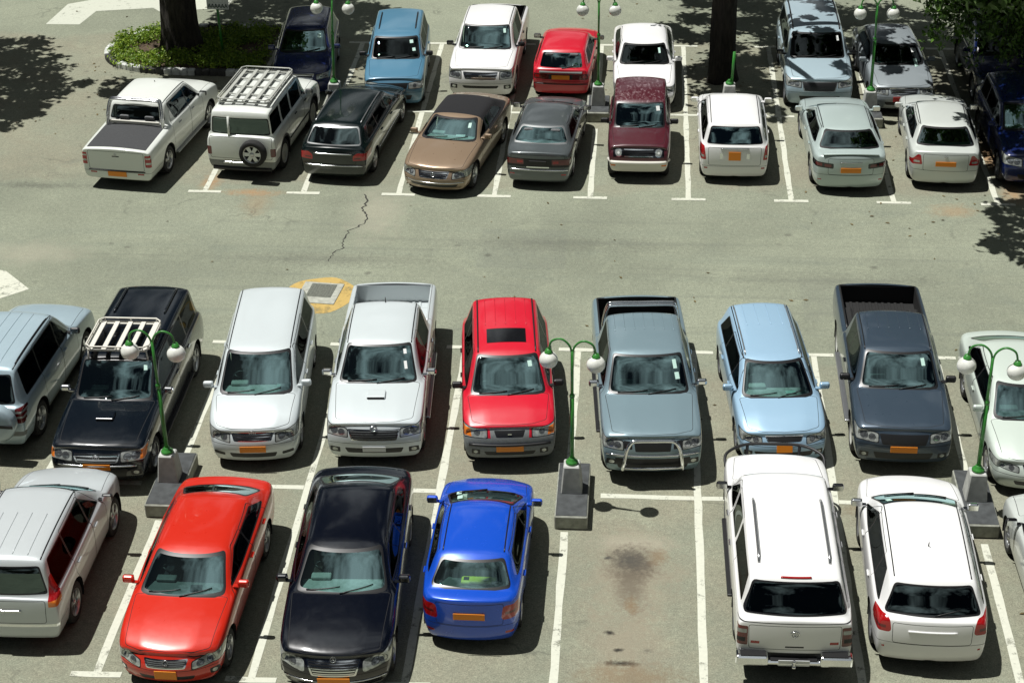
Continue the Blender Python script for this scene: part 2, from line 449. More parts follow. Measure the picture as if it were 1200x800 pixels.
class Car:
    pass
def build_car(spec):
    p = dict(BASE); p.update(spec)
    bm = shell(p)
    L, W, H, gc, hw, h = p['L'], p['W'], p['H'], p['gc'], p['hw'], p['L']/2
    xc, xh, xe, xb, xf, xr, belt, R = p['xc'], p['xh'], p['xe'], p['xb'], p['xf'], p['xr'], p['belt'], p['R']
    PT = 'paint_'+p['paint']
    root = empty(p['name'], (0, 0, 0), 0, p['label'], p['cat'], p.get('group', 'cars parked in the marked bays'))
    bvh = BVHTree.FromBMesh(bm)
    def ztop(x, y=0.):
        r = bvh.ray_cast(Vector((x, abs(y)+1e-4, 5)), Vector((0, 0, -1))); return r[0].z if r[0] else H
    def xfront(z, y=0.):
        r = bvh.ray_cast(Vector((9, abs(y)+1e-4, z)), Vector((-1, 0, 0))); return (r[0], r[1]) if r[0] else (Vector((h, y, z)), Vector((1, 0, 0)))
    def xrear(z, y=0.):
        r = bvh.ray_cast(Vector((-9, abs(y)+1e-4, z)), Vector((1, 0, 0))); return (r[0], r[1]) if r[0] else (Vector((-h, y, z)), Vector((-1, 0, 0)))
    def yside(x, z):
        r = bvh.ray_cast(Vector((x, 5, z)), Vector((0, -1, 0))); return r[0].y if r[0] else hw
    pl_ = bm.faces.layers.int.new('part'); ml_ = bm.faces.layers.int.new('mat')
    parts = ['body']; info = {'body': ('body', None, False)}
    mats = [PT]
    def pid(k, name=None, parent=None, sided=False):
        if k not in info: info[k] = (name or k, parent, sided); parts.append(k)
        return parts.index(k)
    def mid(m):
        if m == 'paint': m = PT
        if m not in mats: mats.append(m)
        return mats.index(m)
    def region(key, mat, proj, poly, cond, name=None, parent=None, sided=False, gap=0, keep=False):
        if gap:
            for f in cut(bm, proj, poly, cond):
                f[ml_] = mid('gap')
            poly = inset(poly, gap)
        fs = cut(bm, proj, poly, cond)
        for f in fs:
            if not keep: f[pl_] = pid(key, name, parent, sided)
            f[ml_] = mid(mat)
        return fs
    side = lambda n, c: n.y > .3
    # underside
    for f in bm.faces:
        if f.normal.z < -.7: f[ml_] = mid('black')
    # cladding along the bottom
    AR = R*1.17; az = R+.015
    if p['clad']:
        region('body', p['clad'], 'S', [(-9, -1), (9, -1), (9, gc+.19), (-9, gc+.19)], lambda n, c: True, keep=True)
    if p.get('two_tone'):
        m_, z_ = p['two_tone']
        region('body', m_, 'S', [(-9, -1), (9, -1), (9, z_), (-9, z_)], lambda n, c: True, keep=True)
    # bumpers
    bmat = p.get('bmat', 'paint'); rbmat = p.get('rbmat', bmat)
    xfb = xf+AR+.03; xrb = xr-AR-.03
    region('front_bumper', bmat, 'S', [(xfb, -1), (9, -1), (9, p['bump']), (xfb, p['bump'])], lambda n, c: True, gap=.008)
    region('rear_bumper', rbmat, 'S', [(-9, -1), (xrb, -1), (xrb, p['rbump']), (-9, p['rbump'])], lambda n, c: True, gap=.008)
    # bonnet
    if p['hoodgap']:
        yh = .875*hw
        x1 = h-p.get('hoodfront', .12)
        region('bonnet', 'paint', 'T', rnd([(xc+.10, -.1), (x1, -.1), (x1-.04, yh*.55), (x1-.16, yh*.90), (xc+.02, yh)], .06, skip=((xc+.10, -.1), (x1, -.1))), lambda n, c: n.z > .25 and c.z > .5, gap=.009)
    # arches
    for xw in (xf, xr):
        if p.get('flare'):
            for f in cut(bm, 'S', circ(xw, az, AR+.065, 24), lambda n, c: n.y > .2 and c.z < az+AR+.1): f[ml_] = mid(p['flare']); f[pl_] = 0
    # doors
    D = p['dlo'] or {}
    zt_ = H-.135
    fb, ft = D.get('fb', xc-.20), D.get('ft', xh-.17)
    rb_, rt = D.get('rb', xb+.36), D.get('rt', xe+.12)
    pil = p['pil']
    if pil is None: pil = [lerp(rb_, fb, .50)]
    xB = pil[0]
    dz0 = gc+.13
    hx = min(xf-AR-.05, xc+.02)
    if p['doors'] >= 1:
        P_ = [(xB, dz0), (hx, dz0), (hx, belt(hx)-.10), (min(fb+.03, hx-.06), belt(fb)+.02), (max(ft+.03, xB+.16), H-.09), (xB, H-.09)]
        region('front_door', 'paint', 'S', rnd(hull(P_), .035, 3), side, 'door', None, True, gap=.010)
    if p['doors'] >= 2:
        rx = pil[1] if len(pil) > 1 else lerp(rb_, rt, .35)
        rx0 = xr+AR+.03
        P_ = [(rx0, dz0), (xB, dz0), (xB, H-.09), (max(rt-.03, min(rx, xB-.3)), H-.09), (min(rx, rx0)-.03, belt(rx)), (min(rx, rx0)-.04, belt(rx)-.22)]
        region('rear_door', 'paint', 'S', rnd(hull(P_), .035, 3), side, 'door', None, True, gap=.010)
    # side glass
    zb1 = belt(fb)+.035; zb2 = belt(rb_)+.045
    dl = [(rb_, zb2), (fb, zb1), (ft, zt_), (rt, zt_)]
    if not p.get('pilpaint'):
        for f in cut(bm, 'S', rnd(dl, .05), side): f[pl_] = 0; f[ml_] = mid('trim')
    edges = [None]+list(pil)+[None]
    xz = lambda a, b, z: lerp(a[0], b[0], (z-a[1])/(b[1]-a[1]))
    inn = inset(dl, .022)
    # windows between the pillars
    cuts_ = [99]+list(pil)+[-99]
    for i in range(len(cuts_)-1):
        hi, lo = cuts_[i]-p.get('pilw', .028), cuts_[i+1]+p.get('pilw', .028)
        Q = [(rb_+.02, zb2+.02), (fb-.03, zb1+.02), (ft-.012, zt_-.022), (rt+.012, zt_-.022)]
        # clip to lo<x<hi
        def clip(P, xv, keep_less):
            out = []
            for k in range(len(P)):
                a, b = P[k], P[(k+1) % len(P)]
                ia = (a[0] < xv) == keep_less; ib = (b[0] < xv) == keep_less
                if ia: out.append(a)
                if ia != ib: t = (xv-a[0])/(b[0]-a[0]); out.append((xv, lerp(a[1], b[1], t)))
            return out
        Q = clip(Q, hi, True) if hi < 50 else Q
        Q = clip(Q, lo, False) if lo > -50 else Q
        if len(Q) < 3: continue
        par = ('front_door' if i == 0 and p['doors'] >= 1 else 'rear_door' if i == 1 and p['doors'] >= 2 else None)
        wm = p['win'] if i else p.get('win0', 'tint')
        if p.get('canopy') and i == len(cuts_)-2: wm = 'dark_glass'
        region('side_window%d' % i, wm, 'S', rnd(Q, .035), side, 'window' if par else 'side_window', par, True)
    # windscreen and rear glass
    g = p['gw']*hw
    yb0, yt0 = .815*hw, g-.035
    fr_ = lambda n, c: n.x > .2 and n.z > .1 and c.x > xh-.2 and c.z > p['zc']
    ws = [(-.1, p['zc']+.035), (yb0, p['zc']+.035), (yt0, H-.085), (-.1, H-.085)]
    for f in cut(bm, 'F', rnd(ws, .06, skip=(ws[0], ws[3])), fr_): f[pl_] = 0; f[ml_] = mid('trim')
    wi = [(-.1, p['zc']+.065), (yb0-.045, p['zc']+.065), (yt0-.02, H-.112), (-.1, H-.112)]
    region('windscreen', p['scrwin'], 'F', rnd(wi, .06, skip=(wi[0], wi[3])), fr_)
    rr_ = lambda n, c: n.x < -.2 and c.x < xe+.2 and c.z > p['zdb']-.02
    rz0, rz1 = p['zdb']+p.get('rwz0', .04), H-p.get('rwz1', .12)
    rgy0, rgy1 = p.get('rwy0', .80)*hw, g-p.get('rwi', .05)
    rw = [(-.1, rz0), (rgy0, rz0), (rgy1, rz1), (-.1, rz1)]
    for f in cut(bm, 'F', rnd(rw, .06, skip=(rw[0], rw[3])), rr_): f[pl_] = 0; f[ml_] = mid(p.get('rwtrim', 'trim'))
    rw2 = [(-.1, rz0+.025), (rgy0-.032, rz0+.025), (rgy1-.024, rz1-.025), (-.1, rz1-.025)]
    region('rear_window', p['rearwin'], 'F', rnd(rw2, .06, skip=(rw2[0], rw2[3])), rr_)
    # tail panel (boot lid or tailgate) outline
    if p.get('lid'):
        y_, z0_, z1_ = p['lid']
        q = [(-.1, z0_), (y_*hw, z0_), (y_*hw*1.02, z1_), (-.1, z1_)]
        region('tailgate' if p.get('lidname') is None else p['lidname'], 'paint', 'F', rnd(q, .05, skip=(q[0], q[3])), lambda n, c: n.x < -.25 and c.x < -h+.6 and c.z < z1_+.1, gap=.009)
    # features in front / rear view
    NF = lambda n, c: n.x > .08 and c.x > xf and n.z > -.6
    NR = lambda n, c: n.x < -.08 and c.x < xr and n.z > -.6
    SP = {'headlight': True, 'taillight': True, 'fog_light': True, 'indicator': True, 'reflector': True, 'bumper_light': True}
    for ft_ in p.get('feat', ()):
        proj, key, mat, poly = ft_[:4]; r = ft_[4] if len(ft_) > 4 else .02
        q = [(y*hw if abs(y) <= 1.3 else y, z) for y, z in poly]
        q = [(yy if yy > .001 else -.1, z) for yy, z in q]
        nm = key.split(':')[0]
        skip = tuple(t for t in q if t[0] < 0)
        keep = ':' in key
        sd = nm in SP
        par = None
        k2 = nm
        if keep:                                  # pattern inside an existing part
            for f in cut(bm, proj, rnd(q, r, skip=skip), NF if proj == 'F' else NR):
                f[ml_] = mid(mat); f[pl_] = pid(nm, nm, None, sd)
        else:
            region(nm, mat, proj, rnd(q, r, skip=skip), NF if proj == 'F' else NR, nm, par, sd)
    for key, mat, poly, r in p.get('top', ()):
        q = [(x, y*hw if y > .001 else -.1) for x, y in poly]
        region(key, mat, 'T', rnd(q, r, skip=tuple(t for t in q if t[1] < 0)), lambda n, c: n.z > .5 and c.z > .6)
    for key, mat, poly, r in p.get('sidef', ()):
        region(key, mat, 'S', rnd(poly, r), lambda n, c: n.y > .3, key, None, True)
    if p.get('softtop'):
        for f in cut(bm, 'S', [(xb+.02, belt(xb)), (xh-.05, p['zc']+.02), (xh-.03, H+.1), (xb-.3, H+.1)], lambda n, c: c.z > p['zc'] and f is not None):
            if f[ml_] == mid('paint'): f[ml_] = mid('soft_top'); f[pl_] = pid('soft_top')
    # bed opening
    if p['bed']:
        bx0, bx1, by = -h+.10, xb-.09, .84*hw
        q = [(bx0, -.1), (bx0, by), (bx1, by), (bx1, -.1)]
        fs = cut(bm, 'T', rnd(q, .03, skip=(q[0], q[3])), lambda n, c: n.z > .3 and c.z > .6 and c.x < xb)
        if p['bed'] == 'tonneau':
            for f in fs: f[pl_] = pid('tonneau_cover'); f[ml_] = mid('tonneau')
        else:
            bmesh.ops.delete(bm, geom=fs, context='FACES')
    # wheel openings
    for xw in (xf, xr):
        fs = cut(bm, 'S', circ(xw, az, AR, 24), lambda n, c: n.y > .2 and c.z < az+AR+.1)
        bmesh.ops.delete(bm, geom=fs, context='FACES')
    # ---- split into part meshes
    nl = bm.verts.layers.float_vector['nrm']
    for f in bm.faces:                            # the frame above the side glass belongs to the body
        if parts[f[pl_]] in ('front_door', 'rear_door') and f.calc_center_median().z > zt_-.03: f[pl_] = 0
    for k in ('front_door', 'rear_door'):         # slivers cut off a door by its window belong to the body
        if k not in parts: continue
        pi_ = parts.index(k); todo = set(f for f in bm.faces if f[pl_] == pi_); isl = []
        while todo:
            st = [todo.pop()]; grp = []
            while st:
                f = st.pop(); grp.append(f)
                for e in f.edges:
                    for g_ in e.link_faces:
                        if g_ in todo: todo.discard(g_); st.append(g_)
            isl.append(grp)
        isl.sort(key=lambda q: -sum(f.calc_area() for f in q))
        for grp in isl[1:]:
            for f in grp: f[pl_] = 0
    bypart = {}
    for f in bm.faces: bypart.setdefault(f[pl_], []).append(f)
    objs = {}
    def emit(key, fs, mirror):
        name, parent, sided = info[key]
        used = sorted(set(f[ml_] for f in fs)); mm = {m: i for i, m in enumerate(used)}
        vs = []; ns = []; fa = []; fm = []
        def put(sgn):
            vi = {}
            for f in fs:
                ids = []
                for v in f.verts:
                    kx = v.index if sgn > 0 or v.co.y > 1e-5 or sided else v.index
                    if v not in vi:
                        if sgn < 0 and not sided and v.co.y < 1e-5 and v in base: vi[v] = base[v]
                        else:
                            vi[v] = len(vs); vs.append((v.co.x, sgn*v.co.y, v.co.z)); n_ = v[nl]; ns.append((n_.x, sgn*n_.y, n_.z))
                    ids.append(vi[v])
                fa.append(ids if sgn > 0 else ids[::-1]); fm.append(mm[f[ml_]])
            return vi
        base = {}
        if not sided:
            base = put(1); put(-1)
        else: put(mirror)
        me = bpy.data.meshes.new(name); me.from_pydata(vs, [], fa)
        for m in used: me.materials.append(M[mats[m]])
        for q, m in zip(me.polygons, fm): q.material_index = m; q.use_smooth = True
        me.update()
        me.normals_split_custom_set_from_vertices([Vector(n_).normalized() for n_ in ns])
        o = bpy.data.objects.new(name, me); COL.objects.link(o); return o
    order = sorted(bypart, key=lambda i: (info[parts[i]][1] is not None, i))
    for i in order:
        k = parts[i]; name, parent, sided = info[k]
        for sgn in ((1, -1) if sided else (1,)):
            o = emit(k, bypart[i], sgn)
            o.parent = objs[(parent, sgn)] if parent and (parent, sgn) in objs else objs.get((parent, 1), root) if parent else root
            objs[(k, sgn)] = o
    bm.free()
    # ---- wheels and wheel houses
    ty, ri = wheel_mesh(R, p['tw'], p['rim'])
    for xw in (xf, xr):
        for s in (1, -1):
            w = bpy.data.objects.new('wheel', ty); COL.objects.link(w); w.parent = root
            w.location = (xw, s*(hw-p['tw']/2-.035), R); w.rotation_euler = (random.uniform(0, 6), 0, 0) if False else (0, random.uniform(0, 6.28), 0 if s > 0 else pi)
            r = bpy.data.objects.new('rim', ri); COL.objects.link(r); r.parent = w
    for xw in (xf, xr):
        for s in (1, -1):
            b = bmesh.new()
            yo, yi = s*(hw-.025), s*(hw-.36)
            a = [(xw+AR*1.0*cos(t), az+AR*1.0*sin(t)) for t in [pi*(-.12+1.24*k/14) for k in range(15)]]
            o_ = [b.verts.new((x, yo, z)) for x, z in a]; i_ = [b.verts.new((x, yi, z)) for x, z in a]
            for k in range(14): b.faces.new((o_[k], o_[k+1], i_[k+1], i_[k]))
            b.faces.new(i_)
            mesh_obj('wheel_arch_liner', b, 'black', root, fix=False)
    # ---- interior
    b = bmesh.new()
    inx0 = max(xb+.1, -h+.25) if not p['bed'] else xb+.06
    if p.get('canopy'): inx0 = -h+.3
    add_rbox(b, ((inx0+xc)/2, 0, gc+.16), (xc-inx0, W*.84, .05), 0)
    mesh_obj('cabin_floor', b, 'black', root)
    zc = p['zc']
    b = bmesh.new()
    yd = .74*hw
    pr = [(xc+.05, zc-.05), (xc-.12, zc-.005), (xc-.36, zc-.005), (xc-.47, zc-.09), (xc-.50, zc-.35), (xc-.1, zc-.42)]
    A = [b.verts.new((x, yd, z)) for x, z in pr]; B_ = [b.verts.new((x, -yd, z)) for x, z in pr]
    for k in range(len(pr)): b.faces.new((A[k], A[(k+1) % len(pr)], B_[(k+1) % len(pr)], B_[k]))
    b.faces.new(A[::-1]); b.faces.new(B_)
    add_rbox(b, (xc-.40, -.37*hw*1.1, zc+.02), (.16, .34, .07), .03)
    recalc(b)
    mesh_obj('dashboard', b, p['dash'], root)
    b = bmesh.new()
    m = Matrix.Translation((xc-.60, -.40*hw, zc-.04)) @ Matrix.Rotation(radians(62), 4, 'Y')
    cpts = [m @ Vector((.185*cos(t), .185*sin(t), 0)) for t in [2*pi*k/24 for k in range(25)]]
    add_tube(b, cpts, .016, 6, cap=False)
    for t in (0, 2.3, 4.0): add_tube(b, [m @ Vector((0, 0, -.02)), m @ Vector((.18*cos(t), .18*sin(t), 0))], .018, 6)
    add_tube(b, [m @ Vector((0, 0, -.03)), m @ Vector((0, 0, -.25))], .04, 8)
    mesh_obj('steering_wheel', b, 'black', root)
    sx = min(xh-.30, xc-1.15)
    zs = max(gc+.34, zc-.62)
    def seat(cx, cy, wd):
        b = bmesh.new()
        add_rbox(b, (cx+.12, cy, zs), (.52, wd, .17), .06)
        rt_ = Matrix.Rotation(radians(-14), 4, 'Y')
        hb = min(.62, H-.26-zs)
        add_rbox(b, (cx-.20, cy, zs+hb*.5), (.15, wd*.96, hb), .06, rot=rt_)
        for q in ((0,) if wd < .8 else (-.34, .34)):
            add_rbox(b, (cx-.20-hb*.22, cy+q, zs+hb+.06), (.11, .26, .18), .05, rot=rt_)
        mesh_obj('seat', b, p['seat'], root, smooth=False)
    for s in (1, -1): seat(sx, s*.42*hw, .50)
    if p.get('bench', True) and p['roof'] > .9:
        seat(sx-.85, 0, 1.2*hw)
    if p.get('shelf'):
        b = bmesh.new(); add_rbox(b, ((xe+xb)/2-.05, 0, p['zdb']-.06), (abs(xe-xb)+.25, W*.72, .03), .01); mesh_obj('parcel_shelf', b, p.get('shelfmat', 'dash'), root)
    # ---- mirrors
    mx = xc-.26; mz = p['zc']+.09
    my = yside(mx-.05, p['zc']-.02)
    for s in (1, -1):
        b = bmesh.new()
        add_rbox(b, (mx, s*(my+.115), mz), (.10, .20, p.get('mh', .135)), .04, 2)
        add_rbox(b, (mx+.01, s*(my-.0), mz-.05), (.07, .13, .05), .02, 1)
        mo = mesh_obj('side_mirror', b, {'paint': PT}.get(p['mirror'], p['mirror']), root, smooth=False)
        b = bmesh.new(); add_rbox(b, (mx-.051, s*(my+.115), mz), (.006, .165, .10), 0)
        mesh_obj('mirror_glass', b, 'chrome', mo)
    # ---- wipers
    for y0, y1 in ((-.62, -.02), (-.02, .55)):
        b = bmesh.new(); pts = []
        for k in range(7):
            y = hw*lerp(y0, y1, k/6); z = zc+.035+.045*(k/6)
            hit, nn = xfront(z+.02, y); sg_ = -1 if y < 0 else 1; pts.append(Vector((hit.x+nn.x*.014, sg_*(hit.y+nn.y*.014), hit.z+nn.z*.014)))
        add_tube(b, pts, .011, 5); mesh_obj('wiper', b, 'black', root)
    if p.get('rwiper'):
        b = bmesh.new(); pts = []
        for k in range(5):
            hit, nn = xrear(lerp(rz0+.01, rz0+.10, k/4), 0); hit = Vector((hit.x, 0, hit.z)); y = lerp(.02, .42, k/4)
            hit, nn = xrear(lerp(rz0+.02, rz0+.09, k/4), y); pts.append(Vector((hit.x-.014, -y, hit.z)))
        add_tube(b, pts, .010, 5); mesh_obj('rear_wiper', b, 'black', root)
    # ---- stickers on the screen (licence disc), passenger side
    if p.get('disc', True):
        rr = random.Random(p['label'])
        for kk in range(p.get('discs', rr.choice((1, 1, 1, 2, 2, 0)))):
            b = bmesh.new(); w_ = rr.uniform(.055, .095); h_ = rr.uniform(.06, .12); y1 = yt0-rr.uniform(.09, .14); y0 = y1-w_; zt1 = H-.145-kk*.16-rr.uniform(0, .02); q = []
            for z in (zt1-h_, zt1):
                for y in (y0, y1):
                    yy = y+.22*(zt1-z)+kk*.05; hit, nn = xfront(z, yy); q.append(b.verts.new(Vector((hit.x, yy, z))+nn*.006))
            b.faces.new((q[0], q[1], q[3], q[2])); mesh_obj('licence_disc', b, rr.choice(('sticker', 'sticker', 'paper')), root)
    rr = random.Random(p['label']+'d')
    for kk in range(rr.choice((0, 1, 1, 2))):
        b = bmesh.new(); add_rbox(b, (xc-rr.uniform(.14, .30), rr.uniform(-.6, .6)*hw, zc+.012), (rr.uniform(.08, .16), rr.uniform(.12, .26), rr.uniform(.01, .04)), .004, 1, rot=Matrix.Rotation(rr.uniform(-.5, .5), 4, 'Z')); mesh_obj('dash_clutter', b, rr.choice(('paper', 'black', 'sticker', 'seat_beige')), root)
    # ---- number plates
    def plate(front, z, w, hh, mat, off=.012):
        hit, nn = (xfront if front else xrear)(z)
        b = bmesh.new(); an = atan2(nn.z, abs(nn.x))
        an = max(-.25, min(.5, an))
        rot = Matrix.Rotation(-an if front else an, 4, 'Y')
        add_rbox(b, hit+Vector((off if front else -off, 0, 0)), (.014, w, hh), .004, 1, rot=rot)
        mesh_obj('number_plate', b, mat, root)
    if p['plate_f']: plate(True, *p['plate_f'])
    if p['plate_r']: plate(False, *p['plate_r'])
    # ---- door handles
    if p['doors'] >= 1:
        for k, xx in (('front_door', xB+.14), ('rear_door', (pil[1] if len(pil) > 1 else rb_)+.16)):
            if (k, 1) not in objs: continue
            xx = max(xx, xr+AR*.6) if k == 'rear_door' else xx
            z = belt(xx)-.10; y = yside(xx, z)
            for s in (1, -1):
                b = bmesh.new(); add_rbox(b, (xx, s*(y+.016), z), (.17, .03, .034), .012, 1)
                mesh_obj('door_handle', b, {'paint': PT}.get(p['handle'], p['handle']), objs[(k, s)])
    # ---- antenna stub
    if p.get('aerial'):
        ax, ay, al = p['aerial']; b = bmesh.new(); z = ztop(ax, ay)
        add_tube(b, [(ax, ay, z-.01), (ax-.04, ay, z+al)], [.014, .006], 6); mesh_obj('aerial', b, 'black', root)
    C = Car(); C.p = p; C.root = root; C.ztop = ztop; C.xfront = xfront; C.xrear = xrear; C.yside = yside; C.PT = PT; C.objs = objs
    for e in p.get('extra', ()): e(C)
    return C

# ------------------------------------------------------------------ extras a car can carry
def ribs(n, y, x0f, x1f, mat='paint'):
    def f(C):
        p = C.p; b = bmesh.new()
        for k in range(n):
            yy = lerp(-y, y, k/(n-1))*p['hw']
            pts = [(lerp(p['xe'], p['xh'], t), yy, C.ztop(lerp(p['xe'], p['xh'], t), yy)+.003) for t in [lerp(x0f, x1f, i/8) for i in range(9)]]
            add_tube(b, pts, .008, 6)
        mesh_obj('roof_ribs', b, C.PT if mat == 'paint' else mat, C.root)
    return f
def roof_seams(mat='trim', y=.93):
    def f(C):
        p = C.p
        for s in (1, -1):
            b = bmesh.new()
            pts = [(x, s*y*p['gw']*p['hw'], C.ztop(x, y*p['gw']*p['hw'])+.001) for x in [lerp(p['xe']+.04, p['xh']-.02, i/12) for i in range(13)]]
            add_tube(b, pts, .012, 6); mesh_obj('drip_rail', b, mat, C.root)
    return f
def rails(x0f=.04, x1f=.92, y=.86, mat='black', rad=.018, lift=.05):
    def f(C):
        p = C.p
        for s in (1, -1):
            b = bmesh.new(); xs = [lerp(p['xe'], p['xh'], lerp(x0f, x1f, i/12)) for i in range(13)]
            yy = y*p['gw']*p['hw']
            pts = [(x, s*yy, C.ztop(x, yy)+(lift if 0 < i < 12 else 0)) for i, x in enumerate(xs)]
            add_tube(b, pts, rad, 8)
            for i in (1, 6, 11): add_rbox(b, (xs[i], s*yy, C.ztop(xs[i], yy)+lift*.45), (.09, .035, lift), .01, 1)
            mesh_obj('roof_rail', b, mat, C.root)
    return f
def scoop(xoff=.55, wd=.34, ln=.26):
    def f(C):
        p = C.p; x = p['xc']+xoff; z = C.ztop(x)
        b = bmesh.new(); add_rbox(b, (x, 0, z+.01), (ln, wd, .075), .018, 2, rot=Matrix.Rotation(radians(6), 4, 'Y'))
        o = mesh_obj('bonnet_scoop', b, C.PT, C.root)
        b = bmesh.new(); add_rbox(b, (x+ln*.5-.002, 0, z+.006), (.03, wd*.90, .050), .006, 1); mesh_obj('scoop_opening', b, 'black', o)
    return f
def sunroof(x0f=.6, x1f=.85, y=.62):
    def f(C):
        p = C.p; b = bmesh.new(); g = y*p['gw']*p['hw']
        x0, x1 = lerp(p['xe'], p['xh'], x0f), lerp(p['xe'], p['xh'], x1f)
        V = [[b.verts.new((x, yy, C.ztop(x, yy)+.006)) for yy in [lerp(-g, g, j/8) for j in range(9)]] for x in [lerp(x0, x1, i/4) for i in range(5)]]
        for i in range(4):
            for j in range(8): b.faces.new((V[i][j], V[i+1][j], V[i+1][j+1], V[i][j+1]))
        mesh_obj('sunroof', b, 'gloss_black', C.root, smooth=True, fix=False)
    return f
def roll_bar(mat='chrome', dx=-.18, rad=.034, double=True):
    def f(C):
        p = C.p; zr = p['zdb']; y0 = .80*p['hw']; y1 = p['gw']*p['hw']-.02; zt = p['H']+.035
        b = bmesh.new()
        for d in ((0, -.11) if double else (0,)):
            x = p['xb']+dx+d
            add_tube(b, smoothcurve([(x-.03, -y0, zr-.05), (x, -y0+.02, zr+.25), (x+.12, -y1, zt-.06), (x+.13, -y1+.12, zt), (x+.13, 0, zt), (x+.13, y1-.12, zt), (x+.12, y1, zt-.06), (x, y0-.02, zr+.25), (x-.03, y0, zr-.05)], 5), rad, 8)
        mesh_obj('roll_bar', b, mat, C.root)
    return f
def cross_bar():
    def f(C):
        p = C.p; b = bmesh.new(); x = p['xb']-.20; z = p['zdb']+.10
        add_rbox(b, (x, 0, z), (.05, p['hw']*1.45, .09), .02); mesh_obj('cross_bar', b, 'rack_white', C.root)
    return f
def bull_bar(y=.50, z0=.30, z1=.98, mat='chrome', rad=.036, lower=True):
    def f(C):
        p = C.p; x = p['L']/2+.06; Y = y*p['hw']; b = bmesh.new()
        add_tube(b, smoothcurve([(x-.06, -Y*1.12, z0), (x, -Y*1.08, z0+.2), (x, -Y*.98, z1-.16), (x-.03, -Y*.80, z1-.02), (x-.04, -Y*.5, z1), (x-.04, 0, z1), (x-.04, Y*.5, z1), (x-.03, Y*.80, z1-.02), (x, Y*.98, z1-.16), (x, Y*1.08, z0+.2), (x-.06, Y*1.12, z0)], 5), rad, 10)
        if lower: add_tube(b, [(x-.03, -Y*1.1, z0+.06), (x, 0, z0+.06), (x-.03, Y*1.1, z0+.06)], rad*.8, 8)
        mesh_obj('bull_bar', b, mat, C.root)
    return f
def grille_guard(mat='black'):
    def f(C):
        p = C.p; x = p['L']/2+.10; b = bmesh.new(); Y = p['hw']*.93; z1 = p['zn']+.10
        add_tube(b, smoothcurve([(x-.55, -Y*1.03, z1-.12), (x-.25, -Y, z1-.03), (x-.02, -Y*.6, z1+.02), (x, 0, z1+.03), (x-.02, Y*.6, z1+.02), (x-.25, Y, z1-.03), (x-.55, Y*1.03, z1-.12)], 6), .028, 8)
        for s in (-.55, .55): add_tube(b, [(x-.02, s*Y, z1), (x, s*Y, .55), (x-.15, s*Y, .35)], .028, 8)
        mesh_obj('bull_bar', b, mat, C.root)
    return f
def spare(yoff=0., z=.80, cover=None, R=.36):
    def f(C):
        p = C.p; ty, ri = wheel_mesh(R, .22, 'six' if not cover else 'alloy'); hit, nn = C.xrear(z, yoff)
        w = bpy.data.objects.new('spare_wheel', ty); COL.objects.link(w); w.parent = C.root
        w.location = (hit.x-.125, yoff, z); w.rotation_euler = (0, 0, radians(90))
        if not cover:
            r = bpy.data.objects.new('rim', ri); COL.objects.link(r); r.parent = w
        else:
            b = bmesh.new(); add_lathe(b, [(R+.012, -.09), (R+.018, .06), (R-.02, .115), (R*.6, .135), (.001, .14)], 32, 'y'); recalc(b)
            o = mesh_obj('spare_wheel_cover', b, C.PT if cover == 'paint' else cover, w)
            b = bmesh.new(); add_rbox(b, (0, .135, 0), (R*1.96, .02, .07), .008, 1); mesh_obj('cover_band', b, 'black', o)
    return f
def bed_box(mat, floor='paint', depth=.46, headboard=True):
    def f(C):
        p = C.p; h = p['L']/2; hw = p['hw']; b = bmesh.new(); z1 = p['zdb']+.0; z0 = z1-depth
        x0, x1, y = -h+.10, p['xb']-.09, .845*hw
        zr = C.ztop((x0+x1)/2, y+.03)-.006
        c = [(x0, -y), (x1, -y), (x1, y), (x0, y)]
        lo = [b.verts.new((q[0], q[1], z0)) for q in c]; hi = [b.verts.new((q[0], q[1], C.ztop(max(q[0]-.03 if q[0] == x0 else q[0], -h+.05), y+.02)-.004)) for q in c]
        b.faces.new(lo)
        for k in range(4): b.faces.new((lo[k], hi[k], hi[(k+1) % 4], lo[(k+1) % 4]))
        for xx in (p['xr'],):
            for s in (1, -1): add_rbox(b, (xx, s*(y-.10), z0+.12), (.9, .22, .26), .05)
        for k in range(9):
            yy = lerp(-y+.25, y-.25, k/8); add_rbox(b, ((x0+x1)/2, yy, z0+.008), (x1-x0-.05, .06, .02), .006, 1)
        o = mesh_obj('cargo_bed', b, C.PT if mat == 'paint' else mat, C.root, fix=False)
        b = bmesh.new()                          # rail caps round the opening
        zz = lambda x: C.ztop(x, y+.03)+.004
        for s in (1, -1): add_tube(b, [(lerp(x0-.02, x1, i/8), s*(y+.01), zz(lerp(x0, x1, i/8))) for i in range(9)], .022, 6)
        add_tube(b, [(x0-.015, -y, zz(x0)), (x0-.015, y, zz(x0))], .024, 6)
        mesh_obj('bed_rail', b, p.get('railmat', C.PT if mat == 'paint' else mat), C.root)
        b = bmesh.new(); add_rbox(b, (p['xb']-.03, 0, z0+depth*.5), (.04, 2*y, depth), .01, 1)
        mesh_obj('bed_front_wall', b, C.PT if mat == 'paint' else mat, C.root)
    return f
